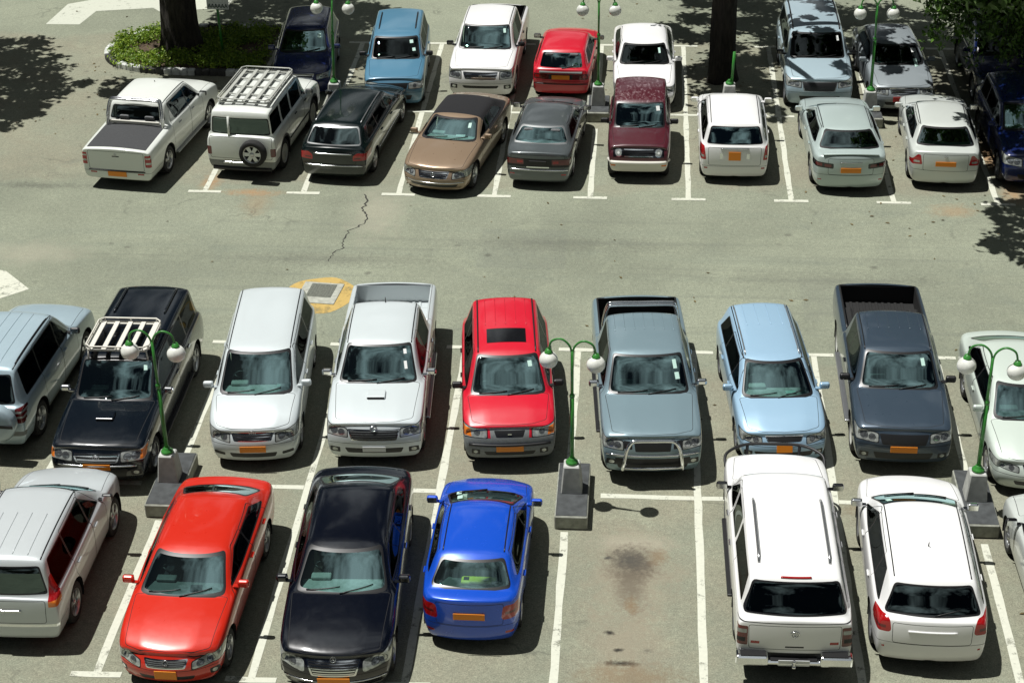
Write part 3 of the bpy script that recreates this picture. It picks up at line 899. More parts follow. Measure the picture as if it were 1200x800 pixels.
def roof_rack(x0f, x1f, n, mat, lift=.10, w=1.0, cross=2, rim=True, slat=.07):
    def f(C):
        p = C.p; g = w*p['gw']*p['hw']; x0, x1 = lerp(p['xe'], p['xh'], x0f), lerp(p['xe'], p['xh'], x1f)
        z = max(C.ztop(x0), C.ztop(x1), C.ztop((x0+x1)/2))+lift
        b = bmesh.new()
        for k in range(n):
            y = lerp(-g+.09, g-.09, k/(n-1)); add_rbox(b, ((x0+x1)/2, y, z), (x1-x0-.04, slat, .022), .005, 1)
        for k in range(cross):
            x = lerp(x0+.05, x1-.05, k/(cross-1)); add_rbox(b, (x, 0, z-.028), (.045, 2*g-.06, .03), .005, 1)
            for s in (1, -1): add_tube(b, [(x, s*(g-.05), z-.02), (x, s*(g-.03), C.ztop(x, g-.06)-.03)], .018, 6)
        if rim:
            for dz in (.0, .075):
                c = [(x0, -g+.1), (x0+.1, -g), (x1-.1, -g), (x1, -g+.1), (x1, g-.1), (x1-.1, g), (x0+.1, g), (x0, g-.1), (x0, -g+.1)]
                add_tube(b, [(q[0], q[1], z+dz) for q in c], .017, 6, cap=False)
            for q in ((x0, 0), (x1, 0), (x0, -g+.1), (x0, g-.1), (x1, -g+.1), (x1, g-.1), ((x0+x1)/2, -g), ((x0+x1)/2, g), (x0+.1, g), (x0+.1, -g), (x1-.1, g), (x1-.1, -g)):
                add_tube(b, [(q[0], q[1], z), (q[0], q[1], z+.075)], .014, 6)
        mesh_obj('roof_rack', b, mat, C.root)
    return f
def side_steps(mat='chrome', z=.36):
    def f(C):
        p = C.p
        for s in (1, -1):
            b = bmesh.new(); add_rbox(b, ((p['xf']+p['xr'])/2+.05, s*(p['hw']-.03), z), (p['xf']-p['xr']-2.5*p['R'], .15, .05), .02)
            mesh_obj('side_step', b, mat, C.root)
    return f
def tow_ball():
    def f(C):
        p = C.p; x = -p['L']/2; b = bmesh.new()
        add_rbox(b, (x-.03, 0, .40), (.26, .06, .04), .01, 1); add_lathe(b, [(.018, 0), (.018, .05), (.03, .07), (.022, .10), (.001, .105)], 10, 'z', (x-.13, 0, .42))
        mesh_obj('tow_ball', b, 'chrome', C.root)
    return f
def step_bumper(mat='chrome'):
    def f(C):
        p = C.p; x = -p['L']/2; b = bmesh.new(); W = p['hw']
        add_rbox(b, (x-.035, .72*W, .50), (.20, .56*W, .20), .04); add_rbox(b, (x-.035, -.72*W, .50), (.20, .56*W, .20), .04)
        add_rbox(b, (x-.02, 0, .44), (.16, .95*W, .09), .03)
        o = mesh_obj('step_bumper', b, mat, C.root)
        b = bmesh.new()
        for s in (1, -1): add_rbox(b, (x-.04, s*.70*W, .603), (.15, .44*W, .012), .004, 1)
        add_rbox(b, (x-.02, 0, .488), (.13, .8*W, .012), .004, 1)
        mesh_obj('step_pad', b, 'black', o)
    return f
def lip_spoiler(mat='paint', dz=.05):
    def f(C):
        p = C.p; b = bmesh.new(); x = -p['L']/2+.10
        V = []
        for k in range(13):
            y = lerp(-.74, .74, k/12)*p['hw']; xx = x+.10*(abs(y)/p['hw'])**2; z = C.ztop(xx+.03, y)
            V.append([b.verts.new((xx+.16, y, z-.004)), b.verts.new((xx-.02, y, z+dz)), b.verts.new((xx-.035, y, z+dz-.02)), b.verts.new((xx+.02, y, z-.01))])
        for a, c in zip(V, V[1:]):
            for k in range(3): b.faces.new((a[k], a[k+1], c[k+1], c[k]))
        recalc(b); mesh_obj('boot_spoiler', b, C.PT if mat == 'paint' else mat, C.root, smooth=True)
    return f
def vest():
    def f(C):
        p = C.p; b = bmesh.new()
        x = (p['xe']+p['xb'])/2-.02
        add_rbox(b, (x, -.08, p['zdb']-.005), (.16, .50, .07), .03); add_rbox(b, (x-.02, .1, p['zdb']+.0), (.18, .16, .06), .03); add_rbox(b, (x+.03, -.30, p['zdb']), (.10, .2, .05), .02)
        mesh_obj('safety_vest', b, 'vest', C.root)
    return f
def rear_pillar(y):
    def f(C):
        p = C.p; b = bmesh.new(); z0, z1 = p['zdb']+.02, p['H']-.20
        a, n0 = C.xrear(z0, y); c, n1 = C.xrear(z1, y)
        add_tube(b, [(lerp(a.x, c.x, t)-.004, y, lerp(z0, z1, t)) for t in (0, .5, 1)], .035, 6); mesh_obj('rear_pillar', b, C.PT, C.root)
    return f
def emblem(front=True, z=.6, kind='ring', r=.05):
    def f(C):
        hit, nn = (C.xfront if front else C.xrear)(z); b = bmesh.new(); s = 1 if front else -1
        m = Matrix.Translation(hit+nn*.012) @ nn.to_track_quat('Z', 'Y').to_matrix().to_4x4()
        if kind in ('ring', 'ovals', 'star'):
            add_tube(b, [m @ Vector((r*cos(t)*(1.35 if kind == 'ovals' else 1), r*sin(t), 0)) for t in [2*pi*k/20 for k in range(21)]], r*.13, 5, cap=False)
        if kind == 'star':
            for t in (pi/2, pi/2+2.094, pi/2-2.094): add_tube(b, [m @ Vector((0, 0, 0)), m @ Vector((r*cos(t), r*sin(t), 0))], [r*.16, r*.06], 5)
        if kind == 'ovals':
            add_tube(b, [m @ Vector((r*.5*cos(t), r*.9*sin(t), 0)) for t in [2*pi*k/16 for k in range(17)]], r*.11, 5, cap=False)
            add_tube(b, [m @ Vector((r*1.1*cos(t), r*.35*sin(t)+r*.45, 0)) for t in [2*pi*k/16 for k in range(17)]], r*.10, 5, cap=False)
        if kind == 'bar': add_rbox(b, hit+nn*.012, (.012, r*2.2, r*.8), .004, 1)
        mesh_obj('emblem', b, 'chrome', C.root)
    return f
def bar_part(name, front, z, y, th, mat, dep=.02):
    """a thin horizontal moulding that follows the curve of the front or tail"""
    def f(C):
        b = bmesh.new(); pts = []
        for k in range(15):
            yy = lerp(-y, y, k/14)*C.p['hw']; hit, nn = (C.xfront if front else C.xrear)(z, yy); pts.append(Vector((hit.x+(dep*.4 if front else -dep*.4), yy, z)))
        add_tube(b, pts, th, 6); mesh_obj(name, b, C.PT if mat == 'paint' else mat, C.root)
    return f
def door_mould(z=.55, mat='black', th=.02):
    def f(C):
        p = C.p
        for s in (1, -1):
            b = bmesh.new(); x0, x1 = p['xr']+p['R']*1.25, p['xf']-p['R']*1.25
            add_tube(b, [(x, s*(C.yside(x, z)+.004), z) for x in [lerp(x0, x1, k/8) for k in range(9)]], th, 6)
            mesh_obj('side_moulding', b, C.PT if mat == 'paint' else mat, C.root)
    return f

# ------------------------------------------------------------------ front and tail faces
def lamps(y0, y1, z0, z1, slant=.03, mat='clear_lens', amber=None, bowls=2, out=.02, inner=None):
    """wrap-round headlight with reflector bowls; y in half widths"""
    F = [('F', 'headlight', 'trim', [(y0-.02, z0-.014), (y1+.01, z0+slant-.014), (y1+.02, z1+out+.012), (y0-.02, z1-slant+.012)], .03),
         ('F', 'headlight:a', mat, [(y0, z0), (y1, z0+slant), (y1+.005, z1+out), (y0, z1-slant)], .03)]
    w = y1-y0; zc = (z0+z1)/2; r = min((z1-z0)*.36, w*.20)
    for k in range(bowls):
        yc = y0+w*(.27 if bowls == 2 and k == 0 else .62 if bowls == 2 else .42); zz = lerp(z0+z1-slant, z0+slant+z1+out, (yc-y0)/w)/2
        rr = r*(1 if k else .9)
        F.append(('F', 'headlight:b%d' % k, 'lamp_ring', [(yc+rr*1.1*cos(t)/.88, zz+rr*1.0*sin(t)) for t in [2*pi*i/14 for i in range(14)]], 0))
        F.append(('F', 'headlight:c%d' % k, 'lamp_bowl', [(yc+rr*.90*cos(t)/.88, zz+rr*.88*sin(t)) for t in [2*pi*i/14 for i in range(14)]], 0))
    if amber: F.append(('F', 'headlight:e', 'amber', [(y1-amber, z0+slant), (y1, z0+slant+.02), (y1+.005, z1+out-.02), (y1-amber*.8, z1+out*.6-.01)], .01))
    return F
def grille(y, z0, z1, n, slat='chrome', frame='chrome', taper=.85, back='black', fw=.02, sw=.014):
    F = []
    if frame: F.append(('F', 'grille', frame, [(0, z0-fw), (y*taper+.03, z0-fw), (y+.03, z1+fw), (0, z1+fw)], .03))
    F.append(('F', 'grille:a', back, [(0, z0), (y*taper, z0), (y, z1), (0, z1)], .02))
    for k in range(n):
        z = lerp(z0, z1, (k+.5)/n); yy = lerp(y*taper, y, (k+.5)/n)
        F.append(('F', 'grille:b%d' % k, slat, [(0, z-sw/2), (yy-.01, z-sw/2), (yy-.01, z+sw/2), (0, z+sw/2)], 0))
    return F
def intake(y, z0, z1, taper=.9, mat='black', key='front_bumper:x'):
    return [('F', key, mat, [(0, z0), (y*taper, z0), (y, z1), (0, z1)], .03)]
def fogs(y, z, w=.09, hh=.05, mat='clear_lens', box='black'):
    return [('F', 'fog_light', box, [(y-w*1.5, z-hh*1.3), (y+w*1.5, z-hh*1.1), (y+w*1.4, z+hh*1.3), (y-w*1.5, z+hh*1.2)], .02),
            ('F', 'fog_light:a', mat, [(y+w*.8*cos(t), z+hh*.8*sin(t)) for t in [2*pi*i/12 for i in range(12)]], 0)]
def tails(poly, mat='red_lens', inner=None, imat='clear_lens', r=.03, inner2=None, imat2='amber'):
    F = [('R', 'taillight', mat, poly, r)]
    if inner: F.append(('R', 'taillight:a', imat, inner, .012))
    if inner2: F.append(('R', 'taillight:b', imat2, inner2, .012))
    return F
def q4(y0, y1, z0, z1, s=0.): return [(y0, z0), (y1, z0+s), (y1, z1+s), (y0, z1)]

# ------------------------------------------------------------------ the cars
SEDAN = dict(zdb=1.0, zt=.95, gw=.70, shelf=True)
SUV = dict(H=1.75, W=1.82, R=.365, tw=.24, gc=.27, zn=.92, zc=1.12, zdb=1.10, zt=1.08, gw=.77, cr=.25, bump=.62, rbump=.60, back=.22, scr=.62, hood=1.3, fo=.85, ro=.95, ntap=.06, ttap=.04, plan=.12, rplan=.06, shcr=.4,
           rprof=(.06, 0, .0, .03, .05), rwz1=.16, rwy0=.80, rdrop=.04)
PICK = dict(SUV, L=5.45, H=1.78, W=1.86, bed='open', zdb=1.10, zt=1.06, back=.12, ro=1.25, fo=.95, gw=.74, rdrop=.04, rwz0=.10, rwz1=.16, ttap=.02, plan=.14, rplan=.02, rprof=(.04, .0, .0, 0, .0), tcr=.8)
def place(x, y, hd, front, **k): return dict(near=(x, y), hd=hd, front=front, **k)
OR = 'plate'
CARS = [
 # ---------------- third row (nose towards the camera unless told)
 place(-9.99, 28.10, 90.2, True, **{**SUV, **dict(name='suv_car', cat='suv', label='navy suv with a white slatted rack on its roof and a bonnet scoop', paint='navy', L=5.40, W=1.86, H=1.80, hood=1.55, scr=.62, roof=2.92, back=.22, zn=.93, zc=1.13, zdb=1.12,
   pil=[-.30, -1.35], flare='paint', win='dark_glass', rearwin='rear_glass', plate_f=(.60, .52, .12, OR), mirror='chrome', handle='chrome', bmat='paint', dash='dash_pale', clad='black',
   feat=lamps(.50, .97, .70, .90, .03, amber=.10, out=.03)+grille(.46, .70, .85, 2, sw=.03, fw=.012)+intake(.62, .36, .56)+fogs(.78, .47, .07),
   extra=[scoop(.62), roof_rack(.63, 1.03, 5, 'rack_white', .12, .86, 2, True, .095), rails(.05, .42, .72, 'paint_navy', .022, .03), side_steps('black'), bar_part('bumper_strip', True, .62, .8, .018, 'chrome'), emblem(True, .79, 'ovals', .045)])}),
 place(-7.22, 29.0, 94.7, True, **dict(SEDAN, name='minivan_car', cat='minivan', label='silver rounded minivan between the navy suv with the roof rack and the white pickup', paint='white_silver', L=4.95, W=1.76, H=1.66, R=.32, hood=1.04, scr=.94, roof=2.52, back=.28, zn=.80, zc=1.10, zdb=1.05, zt=1.0, gw=0.745, shelf=False, fo=.92, ro=.95,
   plan=.24, ntap=.13, pil=[.25, -.95], dlo=dict(rb=-2.0, rt=-1.75), win='dark_glass', plate_f=(.50, .50, .13, OR), dash='dash_pale', seat='seat_beige', handle='paint', bump=.58,
   feat=lamps(.50, .96, .62, .82, .06, out=.05)+grille(.44, .66, .79, 3, slat='chrome', fw=.014)+intake(.52, .30, .41)+[('F', 'bumper_light', 'black', q4(.62, .86, .33, .40, .02), .02)],
   extra=[roof_seams('trim', .92), emblem(True, .80, 'ovals', .045)])),
 place(-4.91, 29.12, 93, True, **{**PICK, **dict(name='pickup_truck', cat='pickup truck', label='silvery white double cab pickup with an open empty bed and a bonnet scoop', gw=0.7, paint='white_silver', L=5.68, W=1.88, H=1.78, hood=1.38, scr=.62, roof=1.66, back=.10, zn=.95, zc=1.15, zdb=1.14, aerial=(-.72, 0, .10), zt=1.08,
   pil=[.28], flare='paint', win='dark_glass', plate_f=(.50, .44, .12, 'white_plate'), mirror='chrome', handle='chrome', rim='six',
   feat=lamps(.54, .97, .74, .92, .04, out=.05)+grille(.50, .70, .87, 4, slat='lamp_back', fw=.022, sw=.012)+intake(.60, .40, .52)+fogs(.80, .46, .07),
   extra=[scoop(.50, .36, .24), bed_box('paint'), roof_seams('trim', .95), emblem(True, .90, 'ovals', .05), side_steps('alloy')])}),
 place(-2.33, 29.22, 95.5, True, **{**SUV, **dict(name='suv_car', cat='suv', label='red compact suv with grey bumpers, amber lamps and a dark sunroof', paint='bright_red', L=4.35, W=1.80, H=1.74, hood=1.0, scr=.66, roof=2.25, back=.25, zn=.90, zc=1.12, zdb=1.10, gw=0.69,
   pil=[.06, -.95], clad='cladding', bmat='grey_cladding', bump=.74, flare='cladding', mirror='black', handle='black', win='dark_glass', plate_f=(.53, .52, .14, OR), seat='seat_beige', dash='dash_pale',
   feat=lamps(.48, .96, .74, .90, .01, amber=.16, out=.03, bowls=1)+[('F', 'grille', 'grey_cladding', [(0, .72), (.40, .72), (.42, .92), (0, .92)], .02)]+grille(.33, .75, .87, 2, slat='black', frame=None)+intake(.55, .36, .46, key='front_bumper:z')+fogs(.72, .44, .06),
   extra=[sunroof(.62, .86, .62), ribs(5, .45, .05, .55), rails(.02, .98, .90, 'black', .016, .008), bar_part('bumper_strip', True, .60, .86, .03, 'black'), emblem(True, .81, 'bar', .035)])}),
 place(.37, 28.88, 94, True, **{**PICK, **dict(name='pickup_truck', cat='pickup truck', label='grey blue double cab pickup with a chrome bull bar and chrome roll bar', gw=0.725, paint='grey_blue', L=5.55, W=1.92, H=1.78, hood=1.45, scr=.62, roof=1.58, back=.10, zn=.98, zc=1.15, zdb=1.14, zt=1.08, plan=.16,
   pil=[.15], flare='paint', bmat='slate_b', win='dark_glass', mirror='chrome', handle='chrome', rim='six', dash='dash_pale', bump=.66, railmat='black',
   feat=lamps(.58, .97, .76, .94, .03, out=.03, mat='clear_lens')+[('F', 'grille', 'black', q4(.40, .57, .78, .92, .01), .02), ('F', 'grille:q', 'black', [(0, .74), (.34, .74), (.37, .92), (0, .92)], .02)]+intake(.74, .36, .60)+fogs(.80, .50, .07),
   extra=[bull_bar(.52, .36, 1.0), roll_bar('chrome'), bed_box('bed_liner'), ribs(7, .6, .05, .5), side_steps('black'), bar_part('bumper_strip', True, .66, .90, .022, 'chrome')])}),
 place(2.85, 29.47, 94.8, True, **dict(SEDAN, name='hatchback_car', cat='hatchback', label='light blue hatchback with roof bars, nose towards the white canopy pickup', paint='light_blue', L=4.48, W=1.72, H=1.47, hood=1.12, scr=.82, roof=2.18, back=.30, zn=.74, zc=.98, zdb=.98, zt=.92, gw=0.68, shelf=False, fo=.85, ro=.85,
   pil=[.25, -.80], dlo=dict(rb=-1.72, rt=-1.55), win='dark_glass', plate_f=(.53, .30, .17, OR), bump=.55, plan=.20, dash='dash_pale', handle='paint',
   feat=lamps(.50, .95, .58, .74, .05, out=.04)+grille(.40, .64, .72, 1, slat='black', fw=.012)+intake(.66, .32, .44)+fogs(.78, .38, .06),
   extra=[rails(.0, .95, .90, 'silver_rail', .014, .02), ribs(4, .42, .05, .45), roof_seams('trim', .97)])),
 place(5.06, 29.42, 89.5, True, **{**PICK, **dict(name='pickup_truck', cat='pickup truck', label='dark slate extended cab pickup with an open black bed and ribbed roof', gw=0.71, paint='slate', L=5.80, W=1.86, H=1.72, hood=1.36, scr=.60, roof=1.55, back=.10, zn=.94, zc=1.12, zdb=1.12, zt=1.06, doors=1,
   pil=[.15, -.45], flare='paint', plate_f=(.60, .50, .13, OR), win='tint', mirror='black', handle='black', rim='steel', bmat='paint', railmat='black', bump=.66,
   feat=lamps(.52, .97, .72, .90, .03, out=.04)+grille(.47, .70, .86, 2, slat='black', frame='black')+intake(.60, .36, .52)+fogs(.78, .44, .06),
   extra=[bed_box('bed_liner', depth=.44), ribs(6, .55, .0, .55), side_steps('alloy'), roof_seams('trim', .95)])}),
 place(7.48, 28.72, 90.5, True, **dict(SEDAN, name='sedan_car', cat='sedan', label='pale green silver sedan beside the lamp post, nose towards the camera, at the right edge', gw=0.68, paint='pale_green', L=4.75, W=1.76, H=1.42, hood=1.28, scr=.82, roof=1.45, back=.75, zn=.72, zc=.96, zdb=1.0, zt=.96, plan=.30, ntap=.14,
   win='dark_glass', plate_f=(.45, .5, .12, OR), bump=.50, feat=lamps(.46, .97, .56, .70, .05, out=.03)+grille(.36, .60, .68, 2)+intake(.55, .30, .40))),
 place(-12.58, 29.25, 87.5, False, **{**SUV, **dict(name='suv_car', cat='suv', label='silver blue suv with a covered spare wheel, left of the navy suv', paint='silver_blue', L=4.60, W=1.80, H=1.85, hood=1.35, scr=.62, roof=2.25, back=.24, pil=[.10, -.95], win='dark_glass', rearwin='rear_glass', mirror='black', clad='grey_cladding', rbump=.56,
   feat=tails(q4(.80, 1.02, .78, 1.08), 'dark_red_lens', q4(.80, 1.02, .88, .92), 'clear_lens', inner2=q4(.80, 1.02, .98, 1.02), imat2='clear_lens')+[('R', 'rear_bumper:q', 'grey_cladding', q4(0, 1.02, .50, .60), .02)],
   extra=[spare(-.40, .86, 'paint', .37), roof_seams('trim', .95), ribs(4, .4, .05, .95), rails(.1, .9, .93, 'trim', .012, .01)])}),
 # ---------------- front row
 place(-10.22, 23.40, 90.0, False, **{**SUV, **dict(name='suv_car', cat='suv', label='warm silver suv with tall red lamps, left of the orange red sedan', paint='warm_silver', L=4.32, W=1.80, H=1.75, hood=1.15, scr=.80, roof=2.05, back=.32, zn=.86, zc=1.08, zdb=1.08, zt=1.04, gw=0.72, plan=.24, ntap=.12, pil=[.05, -1.0], win='dark_glass', win0='tint', rearwin='rear_glass', mirror='black', handle='paint', rbump=.60,
   dlo=dict(rb=-1.92, rt=-1.72, fb=.70), lid=(.74, .62, 1.04),
   feat=tails([(.80, .92), (1.02, .92), (.96, 1.40), (.80, 1.40)], 'red_lens', [(.80, .92), (1.02, .92), (1.0, 1.02), (.80, 1.02)], 'amber')+[('R', 'rear_bumper:q', 'chrome', q4(0, .98, .55, .60), .01)],
   extra=[roof_seams('trim', .93), ribs(4, .42, .05, .6), bar_part('tailgate_trim', False, .86, .30, .022, 'chrome')])}),
 place(-7.38, 22.50, 89, True, **dict(SEDAN, name='sedan_car', cat='sedan', label='orange red sedan, nose towards the camera, left of the black sedan', gw=0.69, paint='orange_red', L=4.86, W=1.78, H=1.40, hood=1.36, scr=.80, roof=1.50, back=.74, zn=.70, zc=.96, zdb=1.0, zt=.98, plan=0.38, ntap=0.16, R=.325,
   win='tint', plate_f=(.40, .36, .17, OR), bump=.47, handle='paint', shelfmat='dash', feat=lamps(.48, .98, .48, .65, .06, out=.06, mat='clear_lens', bowls=2)+grille(.38, .52, .63, 4, slat='lamp_back', fw=.016, sw=.012)+intake(.52, .26, .36)+fogs(.84, .36, .05),
   extra=[emblem(True, .60, 'ring', .04)])),
 place(-4.67, 22.50, 92.3, True, **dict(SEDAN, name='sedan_car', cat='sedan', label='long black navy sedan with a wide chrome slatted grille, nose towards the camera', paint='black_navy', L=5.28, W=1.87, H=1.46, hood=1.52, scr=.82, roof=1.66, back=.80, zn=.76, zc=1.0, zdb=1.06, zt=1.01, plan=0.34, ntap=0.13, R=.335, gw=0.69,
   win='tint', plate_f=(.40, .52, .12, OR), bump=.50, mirror='paint', dash='dash_pale', seat='seat_beige', handle='chrome', feat=lamps(.62, .96, .54, .76, .06, out=.05, bowls=2)+[('F', 'headlight:z', 'clear_lens', q4(.50, .64, .52, .70, .02), .05)]+grille(.44, .50, .70, 5, fw=.024, sw=.018, taper=.80)+intake(.56, .28, .38)+fogs(.84, .33, .05),
   extra=[emblem(True, .74, 'star', .045), bar_part('bumper_strip', True, .36, .88, .012, 'chrome')])),
 place(-2.62, 23.80, 89.5, False, **dict(SEDAN, name='sedan_car', cat='sedan', label='bright blue compact sedan seen from behind with a yellow vest on the rear shelf', gw=0.69, paint='blue', L=4.15, W=1.68, H=1.43, hood=1.0, scr=.80, roof=1.42, back=.56, zn=.72, zc=.97, zdb=1.02, zt=1.0, ro=.82, fo=.80, R=.30, plan=.26, ntap=.12, rplan=0.22, ttap=0.14,
   pil=[.10], win='tint', rearwin='glass', mirror='paint', lid=(.66, .55, .96), lidname='boot_lid', rwz1=.10, plate_r=(.74, .52, .12, OR), rbump=.54, rprof=(.08, .0, .0, .02, .03),
   feat=tails([(.62, .64), (.99, .66), (1.0, .90), (.66, .92)], 'red_lens', [(.70, .74), (.90, .75), (.90, .80), (.70, .79)], 'dark_red_lens', .08)+[('R', 'reflector', 'red_lens', q4(.70, .86, .36, .41), .01)],
   extra=[vest(), roof_seams('trim', .88)])),
 place(2.63, 23.35, 90.7, False, **{**SUV, **dict(name='pickup_truck', cat='pickup truck', label='white pickup with a windowed canopy over its bed, seen from behind', pilpaint=True, pilw=.055, paint='white', L=5.25, W=1.86, H=1.80, hood=1.22, scr=.62, roof=2.95, back=.26, zn=.98, zc=1.16, zdb=1.18, zt=1.14, R=.375, ro=1.2, canopy=True, gw=.76,
   pil=[.42, -.48], dlo=dict(rb=-2.18, rt=-2.02), win='tint', rearwin='rear_glass', rwz0=.03, rwz1=.11, rwi=.02, rwy0=.90, mirror='gloss_black', handle='chrome', lid=(.78, .64, 1.08), clad='black', rim='six', bench=True, disc=False, rbump=.58, rbmat='black', ttap=.02, plan=.12,
   feat=tails(q4(.80, 1.02, .70, 1.05), 'dark_red_lens', q4(.84, 1.02, .76, .84), 'black', inner2=q4(.82, 1.02, .92, .99), imat2='lamp_back')+[('R', 'reflector', 'red_lens', q4(.60, .75, .74, .79), .01), ('R', 'tailgate:q', 'black', q4(0, .16, .68, .71), .008), ('R', 'tailgate:r', 'black', q4(0, .97, 1.115, 1.13), .004)],
   extra=[rails(.12, .72, .80, 'chrome_rail', .026, .05), step_bumper('chrome'), tow_ball(), grille_guard('black'), side_steps('black', .38), emblem(False, .94, 'ovals', .05), bar_part('brake_light', False, 1.735, .26, .022, 'red_lens', .0)], plate_r=(.45, .50, .12, 'white_plate', .10))}),
 place(4.83, 23.60, 88.7, False, **dict(SEDAN, name='crossover_car', cat='crossover', label='plain white crossover with rounded red lamps, seen from behind, rightmost white car in front', paint='white', L=4.62, W=1.84, H=1.58, R=.35, gc=.24, hood=1.12, scr=.82, roof=2.10, back=.34, zn=.84, zc=1.04, zdb=1.04, zt=1.0, gw=.72, shelf=False, ro=.9, fo=.9, plan=.30, ntap=.14, rplan=.14,
   pil=[.15, -1.02], dlo=dict(rb=-1.80, rt=-1.42), win='tint', rearwin='rear_glass', rwz0=.03, rwz1=.12, rwy0=.84, mirror='chrome', handle='paint', lid=(.68, .62, .98), rbump=.62, rwiper=True, aerial=(-.92, 0, .10),
   feat=tails([(.70, .80), (1.0, .80), (1.0, 1.05), (.74, 1.05)], 'red_lens', [(.80, .86), (.96, .86), (.96, .91), (.80, .91)], 'dark_red_lens', .08)+[('R', 'reflector', 'red_lens', q4(.80, .85, .50, .54), .01)],
   extra=[roof_seams('trim', .92), bar_part('tailgate_trim', False, .86, .42, .018, 'paint')])),
 place(7.52, 23.55, 91.0, False, **dict(SEDAN, name='sedan_car', cat='sedan', label='silver car cut off by the lower right edge, nose away from the camera', paint='pale_silver', L=4.45, W=1.74, H=1.42, hood=1.2, scr=.8, roof=1.45, back=.62, plan=.24, win='dark_glass', mirror='gloss_black', R=.31, handle='paint',
   feat=tails(q4(.7, 1.0, .7, .9), 'red_lens'))),
 # ---------------- second row
 place(-13.13, 41.62, 82.4, False, **{**PICK, **dict(name='pickup_truck', cat='pickup truck', label='white double cab pickup with a black tonneau cover and chrome roll bar', paint='pearl_white', L=5.25, W=1.88, H=1.78, hood=1.32, scr=.62, roof=1.60, back=.10, zn=.95, zc=1.15, zdb=1.16, zt=1.08, bed='tonneau', pil=[.30], flare='paint', win='tint', rearwin='rear_glass', handle='chrome', mirror='gloss_black', disc=False,
   rbmat='paint', rbump=.50, lid=(.78, .54, 1.04), plate_r=(.44, .50, .14, OR),
   feat=tails(q4(.82, 1.03, .66, .98), 'red_lens', q4(.84, 1.03, .74, .79), 'clear_lens', inner2=q4(.84, 1.03, .88, .92), imat2='clear_lens')+[('R', 'reflector', 'red_lens', q4(.58, .76, .44, .48), .01), ('R', 'tailgate:q', 'black', q4(0, .10, .90, .93), .008)],
   extra=[roll_bar('chrome', -.10, .032), cross_bar(), bar_part('bumper_gap', False, .525, .80, .014, 'black'), roof_seams('trim', .95), emblem(False, .96, 'ovals', .03), side_steps('alloy')], aerial=(.35, 0, .05))}),
 place(-10.10, 42.35, 84.1, False, **{**SUV, **dict(name='suv_car', cat='suv', label='boxy white off roader with a full roof rack and a spare wheel on its back', pilpaint=True, pilw=.06, paint='pearl_white', L=4.55, W=1.80, H=1.86, hood=1.25, scr=.42, roof=2.70, back=.12, zn=1.02, zc=1.18, zdb=1.16, zt=1.14, gw=.82, cr=.6, R=.385, shcr=.7, plan=.08, rplan=.03, ttap=.0, ntap=.04,
   pil=[.52, -.42, -1.25], dlo=dict(rb=-2.12, rt=-2.06), win='dark_glass', win0='tint', rearwin='rear_glass', rwy0=.86, rwi=.0, rwz1=.22, flare='cladding', rim='steel', mirror='black', handle='black', disc=False, rbump=.52, rbmat='grey_cladding', lid=(.90, .58, 1.14),
   feat=tails(q4(.86, 1.0, .66, .88), 'dark_red_lens')+[('R', 'rear_window:q', 'trim', None, 0)][:0],
   extra=[rear_pillar(.30), spare(-.36, .80, None, .35), roof_rack(.12, .96, 5, 'rack_grey', .06, .93, 5, True, .085), door_mould(.62), bar_part('bumper_strip', False, .47, .55, .03, 'chrome'), bar_part('lower_valance', False, .30, .85, .06, 'black')])}),
 place(-7.73, 42.15, 84.5, False, **dict(SEDAN, name='estate_car', cat='estate car', label='black green estate car with red lamps, beside the off roader with the rack', paint='black_green', L=5.15, W=1.80, H=1.47, hood=1.32, scr=.80, roof=2.38, back=.48, zdb=.98, zt=.94, gw=.71, shelf=False, pil=[.10, -1.0], dlo=dict(rb=-1.95, rt=-1.65), win='dark_glass', rearwin='rear_tint', mirror='paint', lid=(.66, .56, .92), disc=False, rwz1=.10,
   rwtrim='window_seal', feat=tails([(.58, .66), (1.0, .68), (1.0, .84), (.70, .86), (.58, .78)], 'red_lens', [(.62, .70), (.8, .71), (.8, .75), (.62, .74)], 'dark_red_lens', .03),
   extra=[rails(.05, .95, .92, 'silver_rail', .014, .012), bar_part('tailgate_trim', False, .83, .55, .016, 'chrome'), bar_part('bumper_strip', False, .52, .84, .016, 'chrome'), door_mould(.50, 'chrome', .010)])),
 place(-5.13, 41.47, 79.5, True, **dict(SEDAN, name='convertible_car', cat='convertible', label='bronze convertible with a black soft top, nose towards the lane', gw=0.68, paint='bronze', L=4.72, W=1.80, H=1.37, hood=1.48, scr=.80, roof=1.30, back=.62, zn=.70, zc=.93, zdb=.98, zt=.94, softtop=True, doors=1, pil=[-.55], dlo=dict(rb=-1.30, rt=-.95), win='tint', seat='seat_beige', dash='dash_pale', R=.33, plan=0.34, ntap=0.15,
   bump=.46, rearwin='rear_glass', feat=lamps(.54, .97, .50, .68, .05, out=.05, mat='clear_lens', bowls=2)+grille(.42, .52, .66, 3, fw=.012, sw=.022)+intake(.70, .28, .36),
   extra=[emblem(True, .60, 'star', .05), bar_part('bumper_strip', True, .40, .85, .012, 'chrome')])),
 place(-2.54, 42.02, 86, False, **dict(SEDAN, name='sedan_car', cat='sedan', label='dark grey older sedan seen from behind, behind the red hatchback', paint='dark_grey', L=4.50, W=1.68, H=1.38, hood=1.2, scr=.75, roof=1.38, back=.60, zn=.70, zc=.94, zdb=.99, zt=.96, gw=0.7, win='dark_glass', rearwin='glass', mirror='black', handle='black', rim='cap', lid=(.80, .58, .93), lidname='boot_lid', disc=False, rbump=.53, rwtrim='window_seal', shcr=.5, rwz1=.08, rwy0=.84,
